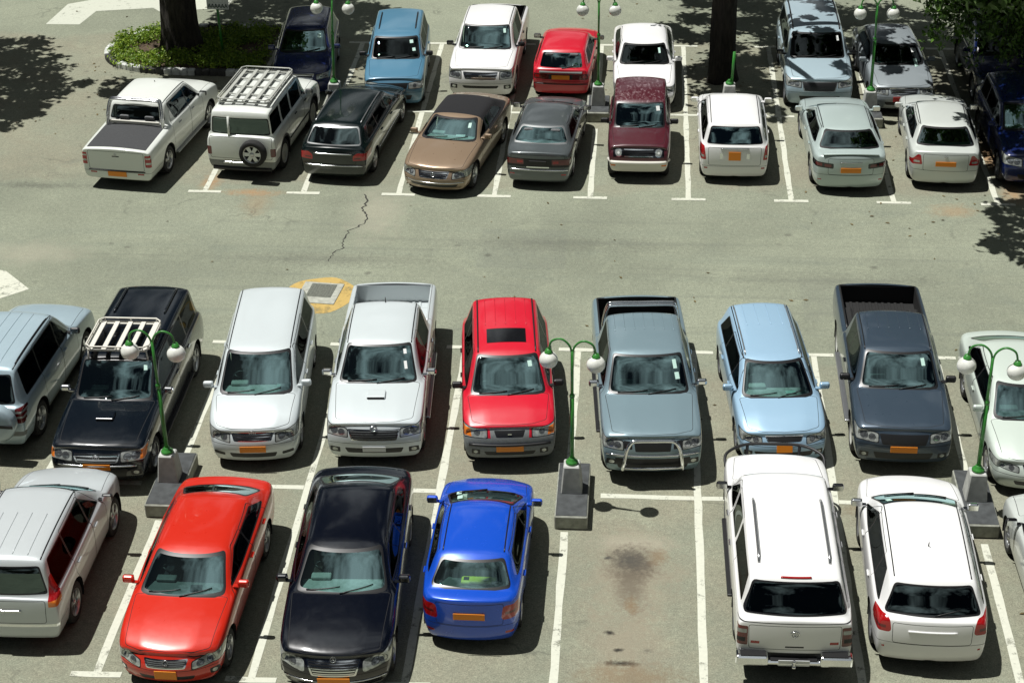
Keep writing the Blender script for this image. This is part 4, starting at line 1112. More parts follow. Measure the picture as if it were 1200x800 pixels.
   rprof=(.06, 0, 0, .02, .04), feat=[('R', 'rear_panel', 'black', q4(0, .97, .62, .84), .02)]+tails(q4(.42, .96, .68, .82), 'dark_red_lens', q4(.45, .62, .72, .78), 'red_lens')+[('R', 'rear_panel:q', 'chrome', q4(0, .34, .60, .63), .005), ('R', 'reflector', 'red_lens', q4(.70, .84, .40, .44), .01)],
   extra=[bar_part('bumper_strip', False, .54, .92, .020, 'chrome'), door_mould(.50)], plate_r=(.72, .44, .14, 'black'))),
 place(-.03, 42.55, 89.7, True, **{**SUV, **dict(name='suv_car', cat='suv', label='small boxy maroon off roader with round headlamps and a pale bumper', paint='maroon', L=3.45, W=1.60, H=1.68, hood=1.06, scr=.42, roof=1.68, back=.16, zn=.92, zc=1.05, zdb=1.05, zt=1.03, gw=.80, cr=.5, R=.335, shcr=.7, doors=1, pil=[-.25], plan=.06, fo=.62, ro=.62, ntap=.10, win='dark_glass', mirror='black', handle='black', flare='grey_cladding', bmat='rack_white', bump=.56, rim='steel',
   tw=.2, feat=[('F', 'grille', 'gloss_black', [(0, .68), (.80, .68), (.80, .90), (0, .90)], .02), ('F', 'grille:a', 'chrome', q4(0, .46, .70, .72), .004), ('F', 'grille:b', 'chrome', q4(0, .46, .86, .88), .004),
     ('F', 'headlight', 'chrome', [(.63+.125*cos(t), .79+.10*sin(t)) for t in [2*pi*i/18 for i in range(18)]], 0), ('F', 'headlight:a', 'clear_lens', [(.63+.10*cos(t), .79+.08*sin(t)) for t in [2*pi*i/18 for i in range(18)]], 0), ('F', 'headlight:b', 'paper', [(.63+.04*cos(t), .79+.03*sin(t)) for t in [2*pi*i/10 for i in range(10)]], 0), ('F', 'indicator', 'amber', q4(.72, .88, .44, .50), .01)],
   extra=[bar_part('bumper_strip', True, .55, .95, .05, 'rack_white', .06)], disc=True)}),
 place(2.37, 42.52, 89.9, False, **dict(SEDAN, name='minivan_car', cat='minivan', label='white compact minivan with tall red lamps, in front of the dark tree trunk', paint='white', L=4.15, W=1.76, H=1.57, hood=.95, scr=.85, roof=1.95, back=.30, zn=.80, zc=1.02, zdb=1.02, zt=.98, gw=.74, shelf=False, pil=[.15, -.95], dlo=dict(rb=-1.75, rt=-1.55), win='dark_glass', rearwin='glass', mirror='paint', lid=(.74, .52, .98), disc=False, ro=.8, fo=.8, rbump=.50, rwz0=.03, rwz1=.12, rwiper=False,
   plate_r=(.78, .30, .22, OR), feat=tails([(.80, .66), (1.02, .66), (1.0, 1.0), (.86, 1.0)], 'red_lens', [(.86, .72), (1.0, .72), (1.0, .78), (.86, .78)], 'clear_lens')+[('R', 'reflector', 'red_lens', q4(.76, .86, .42, .46), .01), ('R', 'tailgate:q', 'chrome', q4(.34, .42, .70, .84), .01)],
   extra=[roof_seams('trim', .92), bar_part('tailgate_trim', False, .96, .40, .014, 'chrome')])),
 place(5.20, 41.96, 91.5, False, **dict(SEDAN, name='sedan_car', cat='sedan', label='silver liftback sedan with a boot spoiler and smoked lamps, seen from behind', gw=0.68, paint='mist', L=4.72, W=1.84, H=1.42, hood=1.28, scr=.80, roof=1.50, back=.62, zn=.72, zc=.95, zdb=1.03, zt=1.0, R=.335, win='dark_glass', rearwin='rear_tint', mirror='paint', lid=(.60, .56, .97), lidname='boot_lid', disc=False, rplan=.18, ttap=.12, rwz1=.08, rwy0=.82,
   plate_r=(.69, .50, .13, OR), feat=tails([(.46, .72), (.98, .74), (1.0, .88), (.46, .85)], 'gloss_black', [(.52, .755), (.70, .76), (.70, .83), (.52, .82)], 'dark_red_lens', .03, [(.76, .765), (.92, .77), (.92, .85), (.76, .84)], 'dark_red_lens')+[('R', 'reflector', 'red_lens', q4(.76, .86, .40, .43), .01)],
   extra=[lip_spoiler(), roof_seams('trim', .95), bar_part('tailgate_trim', False, .885, .30, .010, 'chrome')])),
 place(7.55, 42.31, 87.5, False, **dict(SEDAN, name='sedan_car', cat='sedan', label='silver sedan with triangular red lamps seen from behind, right of the liftback with the spoiler', gw=0.69, paint='pale_silver', L=4.60, W=1.76, H=1.42, hood=1.25, scr=.80, roof=1.48, back=.62, zn=.74, zc=.95, zdb=1.02, zt=1.0, win='dark_glass', rearwin='rear_tint', mirror='paint', lid=(.62, .55, .97), lidname='boot_lid', disc=False, rplan=.16, ttap=.10, rwz1=.08, rwy0=.82,
   plate_r=(.74, .50, .12, OR), rbump=.56, feat=tails([(.64, .70), (.98, .68), (1.0, .74), (.78, .94), (.70, .94)], 'red_lens', [(.72, .74), (.90, .74), (.86, .79), (.72, .79)], 'clear_lens', .03),
   extra=[roof_seams('trim', .95), emblem(False, .93, 'star', .04)])),
 place(9.86, 42.30, 91, True, **{**SUV, **dict(name='suv_car', cat='suv', label='blue suv at the right edge, in the shade below the hanging branch', paint='dark_blue', L=4.6, W=1.82, H=1.72, hood=1.3, scr=.65, roof=2.1, back=.3, pil=[.1, -.9], win='dark_glass', flare='paint', mirror='paint', plate_f=(.55, .5, .12, OR),
   feat=lamps(.50, .98, .70, .90, .04, out=.04)+grille(.42, .72, .88, 2)+intake(.6, .36, .5))}),
 # ---------------- back row
 place(-9.49, 47.75, 94.6, True, **dict(SEDAN, name='hatchback_car', cat='hatchback', label='dark blue hatchback in deep tree shade behind the white off roader', paint='dark_blue', L=4.2, W=1.70, H=1.50, hood=1.15, scr=.8, roof=1.85, back=.25, zc=.98, zdb=1.0, zt=.95, shelf=False, pil=[.1, -.75], win='tint', mirror='paint', feat=lamps(.5, .96, .58, .74, .04)+grille(.40, .62, .72, 2)+intake(.6, .3, .42), plate_f=(.5, .5, .12, OR))),
 place(-6.80, 47.05, 93.5, True, **dict(SEDAN, name='hatchback_car', cat='hatchback', label='sky blue boxy hatchback with two dark roof bars, in the back row', paint='sky_blue', L=4.45, W=1.70, H=1.58, hood=1.30, scr=.62, roof=2.18, back=.22, zn=.88, zc=1.02, zdb=1.02, zt=1.0, gw=.76, cr=.3, shelf=False, pil=[.15, -.85], dlo=dict(rb=-1.9, rt=-1.8), win='dark_glass', scrwin='tint', mirror='black', shcr=.6, plan=.10,
   feat=lamps(.50, .95, .64, .80, .01, bowls=1)+grille(.46, .66, .78, 2, slat='black', frame='black')+intake(.6, .32, .46), extra=[rails(.15, .80, .80, 'black', .016, .03)], plate_f=(.5, .5, .12, OR))),
 place(-4.45, 47.60, 88.5, True, **{**PICK, **dict(name='pickup_truck', cat='pickup truck', label='bright white double cab pickup in the back row beside the red hatchback', paint='white', L=5.35, W=1.86, H=1.76, hood=1.30, scr=.60, roof=1.60, back=.10, zn=.98, zc=1.14, zdb=1.14, pil=[.2], flare='paint', win='dark_glass', mirror='gloss_black', handle='black',
   feat=lamps(.58, .97, .74, .95, .03, out=.04)+grille(.50, .74, .92, 2, slat='chrome', sw=.04, fw=.01)+intake(.55, .48, .56)+fogs(.80, .52, .07, mat='clear_lens'), extra=[bed_box('bed_liner'), roof_seams('trim', .93), emblem(True, .83, 'bar', .04)])}),
 place(-2.24, 47.95, 87, False, **dict(SEDAN, name='hatchback_car', cat='hatchback', label='bright red older hatchback with an angular tail, seen from behind', paint='bright_red', L=4.0, W=1.66, H=1.38, hood=1.25, scr=.68, roof=1.55, back=.38, zn=.70, zc=.90, zdb=.90, zt=.88, gw=.72, shelf=True, cr=.3, shcr=.6, pil=[.0, -.8], dlo=dict(rb=-1.55, rt=-1.25), win='dark_glass', rearwin='glass', mirror='black', handle='black', rim='cap', disc=False, rwz0=.02, rwz1=.08, rwy0=.76, rwtrim='red_trim', rwiper=True, ro=.75, fo=.8, lid=(.82, .58, .88),
   rbump=.54, plate_r=(.70, .50, .12, OR), feat=[('R', 'rear_panel', 'black', q4(0, .92, .63, .78), .02)]+tails(q4(.40, .92, .64, .77), 'dark_red_lens', q4(.72, .86, .67, .74), 'red_lens'), extra=[bar_part('bumper_strip', False, .50, .9, .015, 'black')])),
 place(.10, 47.15, 91.2, True, **dict(SEDAN, name='sedan_car', cat='sedan', label='white sedan in the back row, its nose hidden behind the maroon off roader', paint='white', L=4.5, W=1.74, H=1.41, hood=1.2, scr=.76, roof=1.45, back=.7, win='dark_glass', mirror='paint', scrwin='tint', feat=lamps(.5, .96, .54, .70, .04)+grille(.4, .56, .66, 2)+intake(.6, .3, .42))),
 place(4.84, 47.25, 90.1, True, **{**SUV, **dict(name='suv_car', cat='suv', label='long silver blue suv with roof bars under the tree shade, in the back row', paint='silver_blue', L=4.95, W=1.86, H=1.74, hood=1.30, scr=.68, roof=2.70, back=.22, zc=1.12, pil=[.2, -.95], win='tint', scrwin='tint', mirror='gloss_black', flare='paint', feat=lamps(.54, .97, .74, .92, .04, out=.05)+grille(.50, .66, .88, 2, slat='black', frame='lamp_back')+intake(.6, .38, .52), extra=[rails(.02, .95, .90, 'black', .02, .05)])}),
 place(7.11, 47.15, 92.4, True, **dict(SEDAN, name='sedan_car', cat='sedan', label='dull silver sedan with a red front plate, in shade right of the long suv', paint='dull_silver', L=4.6, W=1.74, H=1.44, hood=1.30, scr=.78, roof=1.45, back=.7, zn=.76, zc=.98, win='tint', scrwin='tint', mirror='paint', plate_f=(.50, .60, .14, 'red_plate'), feat=lamps(.5, .97, .60, .78, .04)+grille(.42, .62, .76, 3)+intake(.6, .32, .42))),
 place(10.0, 47.60, 91, True, **{**SUV, **dict(name='suv_car', cat='suv', label='dark blue suv almost hidden in shade under the hanging leaves', paint='dark_blue', L=4.4, W=1.80, H=1.68, pil=[.1, -.8], win='tint', scrwin='tint', roof=2.05, feat=lamps(.52, .97, .70, .88, .03)+grille(.42, .72, .86, 2))}),
 place(-12.52, 23.30, 90, False, **dict(SEDAN, name='sedan_car', cat='sedan', label='dark car just touching the left edge, left of the warm silver suv', paint='dark_grey', L=4.55, W=1.76, H=1.42, win='dark_glass', mirror='gloss_black', feat=tails(q4(.7, 1.0, .7, .9), 'red_lens'))),
]
simple('slate_b', PAINTS['grey_blue'][0], .3, .5, coat=.7)
simple('silver_rail', (.45, .46, .46), .3, .8)
simple('chrome_rail', (.55, .56, .56), .25, .9)
simple('red_plate', (.5, .03, .02), .45)
simple('red_trim', PAINTS['bright_red'][0], .3, coat=.6)

def put_cars():
    for s in CARS:
        s = dict(s); (x, y), hd, front = s.pop('near'), s.pop('hd'), s.pop('front')
        C = build_car(s)
        a = radians(hd); L = C.p['L']
        C.root.location = (x+cos(a)*L/2, y+sin(a)*L/2, 0)
        C.root.rotation_euler = (0, 0, a+(pi if front else 0))

# ------------------------------------------------------------------ ground
def asphalt():
    m, nt, out = new_mat('asphalt'); L = nt.links.new
    tc = N(nt, 'ShaderNodeTexCoord'); P = tc.outputs['Object']
    sx = N(nt, 'ShaderNodeSeparateXYZ'); L(P, sx.inputs[0])
    def noise(scale, detail=5., rough=.6, vec=P, dist=0.):
        n = N(nt, 'ShaderNodeTexNoise', Scale=scale, Detail=detail, Roughness=rough, Distortion=dist); L(vec, n.inputs['Vector']); return n.outputs['Fac']
    def ramp(f, a, b, ca=(0, 0, 0, 1), cb=(1, 1, 1, 1)):
        r = N(nt, 'ShaderNodeValToRGB'); e = r.color_ramp.elements; e[0].position = a; e[1].position = b; e[0].color = ca; e[1].color = cb; L(f, r.inputs[0]); return r.outputs[0]
    def mix(f, a, b, mode='MIX'):
        x = N(nt, 'ShaderNodeMix', data_type='RGBA', blend_type=mode)
        for i, v in ((0, f), (6, a), (7, b)):
            if isinstance(v, (tuple, float, int)): x.inputs[i].default_value = v
            else: L(v, x.inputs[i])
        return x.outputs[2]
    def math_(op, a, b=None, c=None, clamp=False):
        x = N(nt, 'ShaderNodeMath', operation=op); x.use_clamp = clamp
        for i, v in enumerate((a, b, c)):
            if v is None: continue
            if isinstance(v, (float, int)): x.inputs[i].default_value = v
            else: L(v, x.inputs[i])
        return x.outputs[0]
    X, Y = sx.outputs['X'], sx.outputs['Y']
    wob = math_('MULTIPLY', math_('SUBTRACT', noise(.5, 3.), .5), 2.2)
    Yw = math_('ADD', Y, wob)
    def band(a, b, w=.5):
        up = math_('DIVIDE', math_('SUBTRACT', Yw, a), w, clamp=True); dn = math_('DIVIDE', math_('SUBTRACT', b, Yw), w, clamp=True)
        return math_('MULTIPLY', up, dn)
    base = mix(ramp(noise(.22, 6., .62), .36, .66), (.232, .248, .192, 1), (.308, .328, .252, 1))
    # the bays are dusty and browner than the lanes
    bays = math_('MAXIMUM', band(20., 33.6), band(41.9, 53.))
    bays = math_('MULTIPLY', bays, ramp(noise(.45, 5., .65), .30, .62))
    base = mix(math_('MULTIPLY', bays, .62), base, (.290, .262, .198, 1))
    # paler dust blown over
    base = mix(math_('MULTIPLY', ramp(noise(.9, 7., .7, dist=.6), .52, .74), .45), base, (.37, .395, .295, 1))
    # tyre-dark wear and repairs
    base = mix(math_('MULTIPLY', ramp(noise(.35, 6., .7, dist=1.2), .56, .72), .40), base, (.19, .215, .18, 1))
    # long worn streaks along the lane
    mp = N(nt, 'ShaderNodeMapping'); mp.inputs['Scale'].default_value = (.12, 1.6, 1); L(P, mp.inputs[0])
    st = ramp(noise(1., 5., .6, vec=mp.outputs[0]), .50, .72)
    base = mix(math_('MULTIPLY', math_('MULTIPLY', st, band(33.8, 41.6, .8)), .35), base, (.22, .248, .20, 1))
    # aggregate
    ag = noise(38., 3., .8); base = mix(1., base, ramp(ag, .28, .74, (.52, .53, .52, 1), (1.36, 1.36, 1.33, 1)), 'MULTIPLY')
    ag2 = noise(11., 4., .75); base = mix(1., base, ramp(ag2, .30, .72, (.80, .80, .80, 1), (1.16, 1.16, 1.15, 1)), 'MULTIPLY')
    # fine crack network, only in worn patches
    wv = N(nt, 'ShaderNodeVectorMath', operation='MULTIPLY_ADD'); nc = N(nt, 'ShaderNodeTexNoise', Scale=1.7, Detail=6.); L(P, nc.inputs['Vector']); L(nc.outputs['Color'], wv.inputs[0]); wv.inputs[1].default_value = (1.1, 1.1, 0); L(P, wv.inputs[2])
    vc = N(nt, 'ShaderNodeTexVoronoi', Scale=.55, feature='DISTANCE_TO_EDGE'); L(wv.outputs[0], vc.inputs['Vector'])
    ck = math_('MULTIPLY', ramp(vc.outputs['Distance'], .006, .022, (1, 1, 1, 1), (0, 0, 0, 1)), ramp(noise(.28, 3., .6), .58, .66))
    base = mix(math_('MULTIPLY', ck, .40), base, (.075, .078, .065, 1))
    # tarred repair patches
    vp = N(nt, 'ShaderNodeTexVoronoi', Scale=.16, distance='CHEBYCHEV'); L(P, vp.inputs['Vector'])
    pm = math_('MULTIPLY', ramp(vp.outputs['Distance'], .16, .17, (1, 1, 1, 1), (0, 0, 0, 1)), ramp(noise(3., 4., .6), .30, .55))
    base = mix(math_('MULTIPLY', pm, .22), base, (.15, .16, .14, 1))
    vo = N(nt, 'ShaderNodeTexVoronoi', Scale=26.); L(P, vo.inputs['Vector'])
    base = mix(math_('MULTIPLY', ramp(vo.outputs['Distance'], .08, .22, (1, 1, 1, 1), (0, 0, 0, 1)), .45), base, (.10, .105, .09, 1))
    # drips under the parked engines, tyre tracks
    vd = N(nt, 'ShaderNodeTexVoronoi', Scale=1.15); L(P, vd.inputs['Vector'])
    dr = math_('MULTIPLY', ramp(vd.outputs['Distance'], .05, .14, (1, 1, 1, 1), (0, 0, 0, 1)), ramp(noise(.9, 3., .6), .50, .60))
    base = mix(math_('MULTIPLY', dr, .55), base, (.07, .068, .058, 1))
    mt = N(nt, 'ShaderNodeMapping'); mt.inputs['Scale'].default_value = (.10, 3.4, 1); mt.inputs['Rotation'].default_value = (0, 0, .10); L(P, mt.inputs[0])
    tk = math_('MULTIPLY', ramp(noise(1., 3., .55, vec=mt.outputs[0]), .56, .66), band(34.2, 41.2, .8)); base = mix(math_('MULTIPLY', tk, .20), base, (.13, .14, .12, 1))
    # oil and rust stains
    def blob(cx, cy, rx, ry, lo=.2, hi=1., k=.55):
        nn = math_('ADD', math_('MULTIPLY', math_('SUBTRACT', noise(2.2, 6., .7), .5), 1.6), math_('MULTIPLY', math_('SUBTRACT', noise(11., 5., .75), .5), 1.3))
        dx = math_('DIVIDE', math_('SUBTRACT', X, cx), rx); dy = math_('DIVIDE', math_('SUBTRACT', Y, cy), ry)
        d = math_('ADD', math_('SQRT', math_('ADD', math_('MULTIPLY', dx, dx), math_('MULTIPLY', dy, dy))), nn)
        mr = N(nt, 'ShaderNodeMapRange', clamp=True); mr.inputs[1].default_value = lo; mr.inputs[2].default_value = hi; mr.inputs[3].default_value = k; mr.inputs[4].default_value = 0.
        L(d, mr.inputs[0]); return mr.outputs[0]
    for cx, cy, rx, ry, k, c in STAINS: base = mix(blob(cx, cy, rx, ry, k=k), base, (*c, 1))
    b = N(nt, 'ShaderNodeBsdfPrincipled', Roughness=.9); b.inputs['Specular IOR Level'].default_value = .2
    L(base, b.inputs['Base Color'])
    bp = N(nt, 'ShaderNodeBump', Strength=.5, Distance=.015); L(ag, bp.inputs['Height']); L(bp.outputs[0], b.inputs['Normal'])
    L(b.outputs[0], out.inputs[0]); M['asphalt'] = m
BRG = (.12, .10, .075); BR = (.20, .13, .07); OIL = (.03, .027, .024); GR = (.07, .068, .06); TAN = (.285, .245, .18); ORG = (.42, .22, .09); PALE = (.40, .37, .29)
STAINS = [(.02, 26.1, 1.0, 1.7, .7, TAN), (-.05, 24.2, .8, 1.3, .55, TAN), (.05, 27.0, .9, .35, .5, PALE), (.05, 26.45, .62, .66, .80, BRG), (.0, 25.9, .38, 1.1, .70, BRG), (-.02, 26.5, .40, .40, .75, GR), (-.42, 26.55, .10, .06, .95, GR), (-.33, 24.45, .12, .08, 1., OIL), (-.17, 24.0, .10, .06, .95, OIL),
          (-.12, 23.66, .36, .09, 1., OIL), (.02, 25.2, .16, .3, .6, BR), (.5, 26.6, .25, .3, .5, BR), (0, 23.3, 1.1, .5, .5, BR), (.3, 24.0, .12, .08, .5, GR),
          (-9.7, 41.6, .9, .25, .5, ORG), (-9.5, 41.0, .5, 1.0, .2, ORG), (-10.9, 42.2, .35, .6, .5, ORG), (7.6, 41.2, .7, .5, .3, ORG), (9.0, 44.5, .35, 1.4, .6, ORG), (9.3, 42.2, .4, .8, .5, ORG),
          (2.9, 31.0, 1., .6, .5, BR), (4.5, 28.3, .8, .4, .5, BR), (-14.3, 38.0, 1.6, .8, .35, PALE), (-6.4, 40.6, .9, 2.0, .4, PALE), (-7.0, 38.0, 2.4, .5, .30, GR), (-2.0, 39.0, 4., .5, .22, GR), (4.2, 37.4, 3.6, .6, .2, GR), (-15.2, 41.8, 1.6, .25, .4, GR),
          (-2.6, 30., .9, 1.5, .4, TAN), (2.4, 32.5, 1.0, .9, .4, TAN), (-7.3, 28.2, 1.1, .6, .4, TAN), (-.2, 31.5, .8, 1.6, .35, TAN)]
def road_paint(name, col, lo=.31, hi=.45):
    m, nt, out = new_mat(name); L = nt.links.new
    tc = N(nt, 'ShaderNodeTexCoord'); n = N(nt, 'ShaderNodeTexNoise', Scale=5., Detail=9., Roughness=.75); L(tc.outputs['Object'], n.inputs['Vector'])
    n2 = N(nt, 'ShaderNodeTexNoise', Scale=.8, Detail=3.); L(tc.outputs['Object'], n2.inputs['Vector'])
    a = N(nt, 'ShaderNodeMath', operation='ADD'); L(n.outputs['Fac'], a.inputs[0]); s = N(nt, 'ShaderNodeMath', operation='MULTIPLY_ADD'); L(n2.outputs['Fac'], s.inputs[0]); s.inputs[1].default_value = .35; s.inputs[2].default_value = -.17; L(s.outputs[0], a.inputs[1])
    r = N(nt, 'ShaderNodeValToRGB'); r.color_ramp.elements[0].position = lo; r.color_ramp.elements[1].position = hi; r.color_ramp.elements[0].color = (.0, .0, .0, 1); L(a.outputs[0], r.inputs[0])
    b = N(nt, 'ShaderNodeBsdfPrincipled', Roughness=.8)
    c2 = N(nt, 'ShaderNodeMix', data_type='RGBA'); c2.inputs[6].default_value = tuple(v*.78 for v in col)+(1,); c2.inputs[7].default_value = (*col, 1); n3 = N(nt, 'ShaderNodeTexNoise', Scale=14., Detail=5.); L(tc.outputs['Object'], n3.inputs['Vector']); L(n3.outputs['Fac'], c2.inputs[0]); L(c2.outputs[2], b.inputs['Base Color'])
    t = N(nt, 'ShaderNodeBsdfTransparent'); ms = N(nt, 'ShaderNodeMixShader'); L(r.outputs[0], ms.inputs[0]); L(t.outputs[0], ms.inputs[1]); L(b.outputs[0], ms.inputs[2]); L(ms.outputs[0], out.inputs[0]); M[name] = m
def quad(bm, pts, z):
    f = bm.faces.new([bm.verts.new((p[0], p[1], z)) for p in ccw(pts)]); return f
def strip(bm, a, b, w, z, wob=.012, seg=.5):
    a, b = Vector(a), Vector(b); n = max(2, int((b-a).length/seg)); t = (b-a).normalized(); s = Vector((-t.y, t.x)); prev = None
    for i in range(n+1):
        c = a.lerp(b, i/n); l = bm.verts.new((*(c+s*(w/2+random.uniform(-wob, wob))), z)); r = bm.verts.new((*(c-s*(w/2+random.uniform(-wob, wob))), z))
        if prev: bm.faces.new((prev[1], r, l, prev[0]))
        prev = (l, r)
def ground():
    asphalt(); road_paint('road_white', (.66, .67, .56)); road_paint('road_yellow', (.56, .39, .12), .27, .50); road_paint('road_faded', (.60, .62, .52), .22, .42)
    bm = bmesh.new(); quad(bm, [(-400, -100), (400, -100), (400, 900), (-400, 900)], 0)
    tag(mesh_obj('asphalt_ground', bm, 'asphalt'), kind='structure')
    bm = bmesh.new(); z = .004
    Xs = [-11.2, -8.68, -6.12, -3.61, -1.21, 1.22, 3.75, 6.29, 8.8]
    y0, y1, y2 = 22.98, 28.5, 33.97
    for x in Xs:
        if x in (-1.21, 6.29, -8.68):
            strip(bm, (x, y0), (x, 27.3), .135, z); strip(bm, (x, 29.45), (x, y2), .135, z)
        else: strip(bm, (x, y0), (x, y2), .135, z)
        strip(bm, (x-.42, y0-.05), (x+.42, y0-.05), .135, z+.004); strip(bm, (x-.42, y2), (x+.42, y2), .135, z+.004)
    for a, b in zip(Xs, Xs[1:]):
        strip(bm, (a+.62, y1), (b-.07, y1), .135, z) if a in (-1.21, 6.29, -8.68) else strip(bm, (a+.07, y1), (b-(.62 if b in (-1.21, 6.29, -8.68) else .07), y1), .135, z)
    Xb = [-10.94, -8.43, -6.02, -3.61, -1.21, 1.23, 3.76, 6.27, 8.8]
    yb, ym, yt = 41.66, 47.05, 52.43
    for x in Xb:
        if x in (-1.21, 6.27, -8.43): strip(bm, (x, yb), (x, 46.0), .135, z); strip(bm, (x, 48.1), (x, yt), .135, z)
        else: strip(bm, (x, yb), (x, yt), .135, z)
        strip(bm, (x-.42, yb-.05), (x+.42, yb-.05), .135, z+.004); strip(bm, (x-.42, yt), (x+.42, yt), .135, z+.004)
        if x not in (-1.21, 6.27, -8.43): strip(bm, (x-.42, ym), (x+.42, ym), .13, z+.004)
    tag(mesh_obj('bay_markings', bm, 'road_white'), kind='structure')
    bm = bmesh.new()                              # faded turn arrow, far left
    quad(bm, [(-18.62, 53.75), (-17.55, 53.75), (-17.35, 55.0), (-18.45, 55.65)], z); quad(bm, [(-18.45, 55.65), (-17.35, 55.0), (-15.6, 55.35), (-15.5, 56.3), (-17.6, 56.2)], z)
    quad(bm, [(-15.6, 55.35), (-15.3, 55.0), (-13.2, 55.4), (-13.2, 57.3), (-15.5, 56.3)], z+.004)
    tag(mesh_obj('road_arrow', bm, 'road_faded'), kind='structure')
    bm = bmesh.new(); quad(bm, [(-13.82, 36.2), (-14.62, 37.05), (-15.6, 37.4), (-15.6, 35.2), (-14.6, 35.5)], z)
    tag(mesh_obj('lane_arrow', bm, 'road_white'), kind='structure')
    bm = bmesh.new()                              # yellow ring round the inspection cover
    bm.faces.new([bm.verts.new((-7.12+.80*cos(t)*(1+.05*sin(3*t)), 36.2+.86*sin(t)*(1+.04*cos(5*t)), z)) for t in [2*pi*k/40 for k in range(40)]])
    tag(mesh_obj('yellow_ring_marking', bm, 'road_yellow'), kind='structure')
    simple('concrete', (.42, .43, .37), .85, noise=.3, scale=9.); simple('old_concrete', (.20, .21, .195), .9, noise=.4, scale=7.); simple('cover_metal', (.17, .18, .15), .6, .2, noise=.35, scale=25.)
    r = empty('manhole_cover', (-7.15, 36.28, 0), radians(-6), 'square metal inspection cover in a pale concrete frame on the yellow ring', 'manhole cover')
    b = bmesh.new(); add_rbox(b, (0, 0, .012), (.92, .98, .024), .01, 1); mesh_obj('concrete_frame', b, 'concrete', r)
    b = bmesh.new(); add_rbox(b, (.02, .10, .026), (.58, .62, .014), .004, 1)
    for k in range(-4, 5): add_rbox(b, (.02+k*.06, .10, .034), (.02, .52, .008), 0)
    mesh_obj('cover_plate', b, 'cover_metal', r)
    # crack in the lane
    simple('crack', (.035, .034, .03), .95)
    bm = bmesh.new(); random.seed(3)
    pts = [(-6.85, 41.6), (-6.72, 41.1), (-6.82, 40.7), (-6.62, 40.35), (-6.66, 39.9), (-6.95, 39.5), (-7.05, 39.0), (-6.98, 38.6), (-7.18, 38.2), (-7.2, 37.8)]
    prev = None
    P2 = []
    for a, c in zip(pts, pts[1:]):
        for k in range(5): t = k/5; P2.append((lerp(a[0], c[0], t)+random.uniform(-.05, .05), lerp(a[1], c[1], t)))
    for i, q in enumerate(P2):
        w = .014*(1-i/len(P2)*.7)+random.uniform(0, .012); l, rr = bm.verts.new((q[0]-w, q[1], z)), bm.verts.new((q[0]+w, q[1], z))
        if prev: bm.faces.new((prev[0], l, rr, prev[1]))
        prev = (l, rr)
    tag(mesh_obj('asphalt_crack', bm, 'crack'), kind='structure')

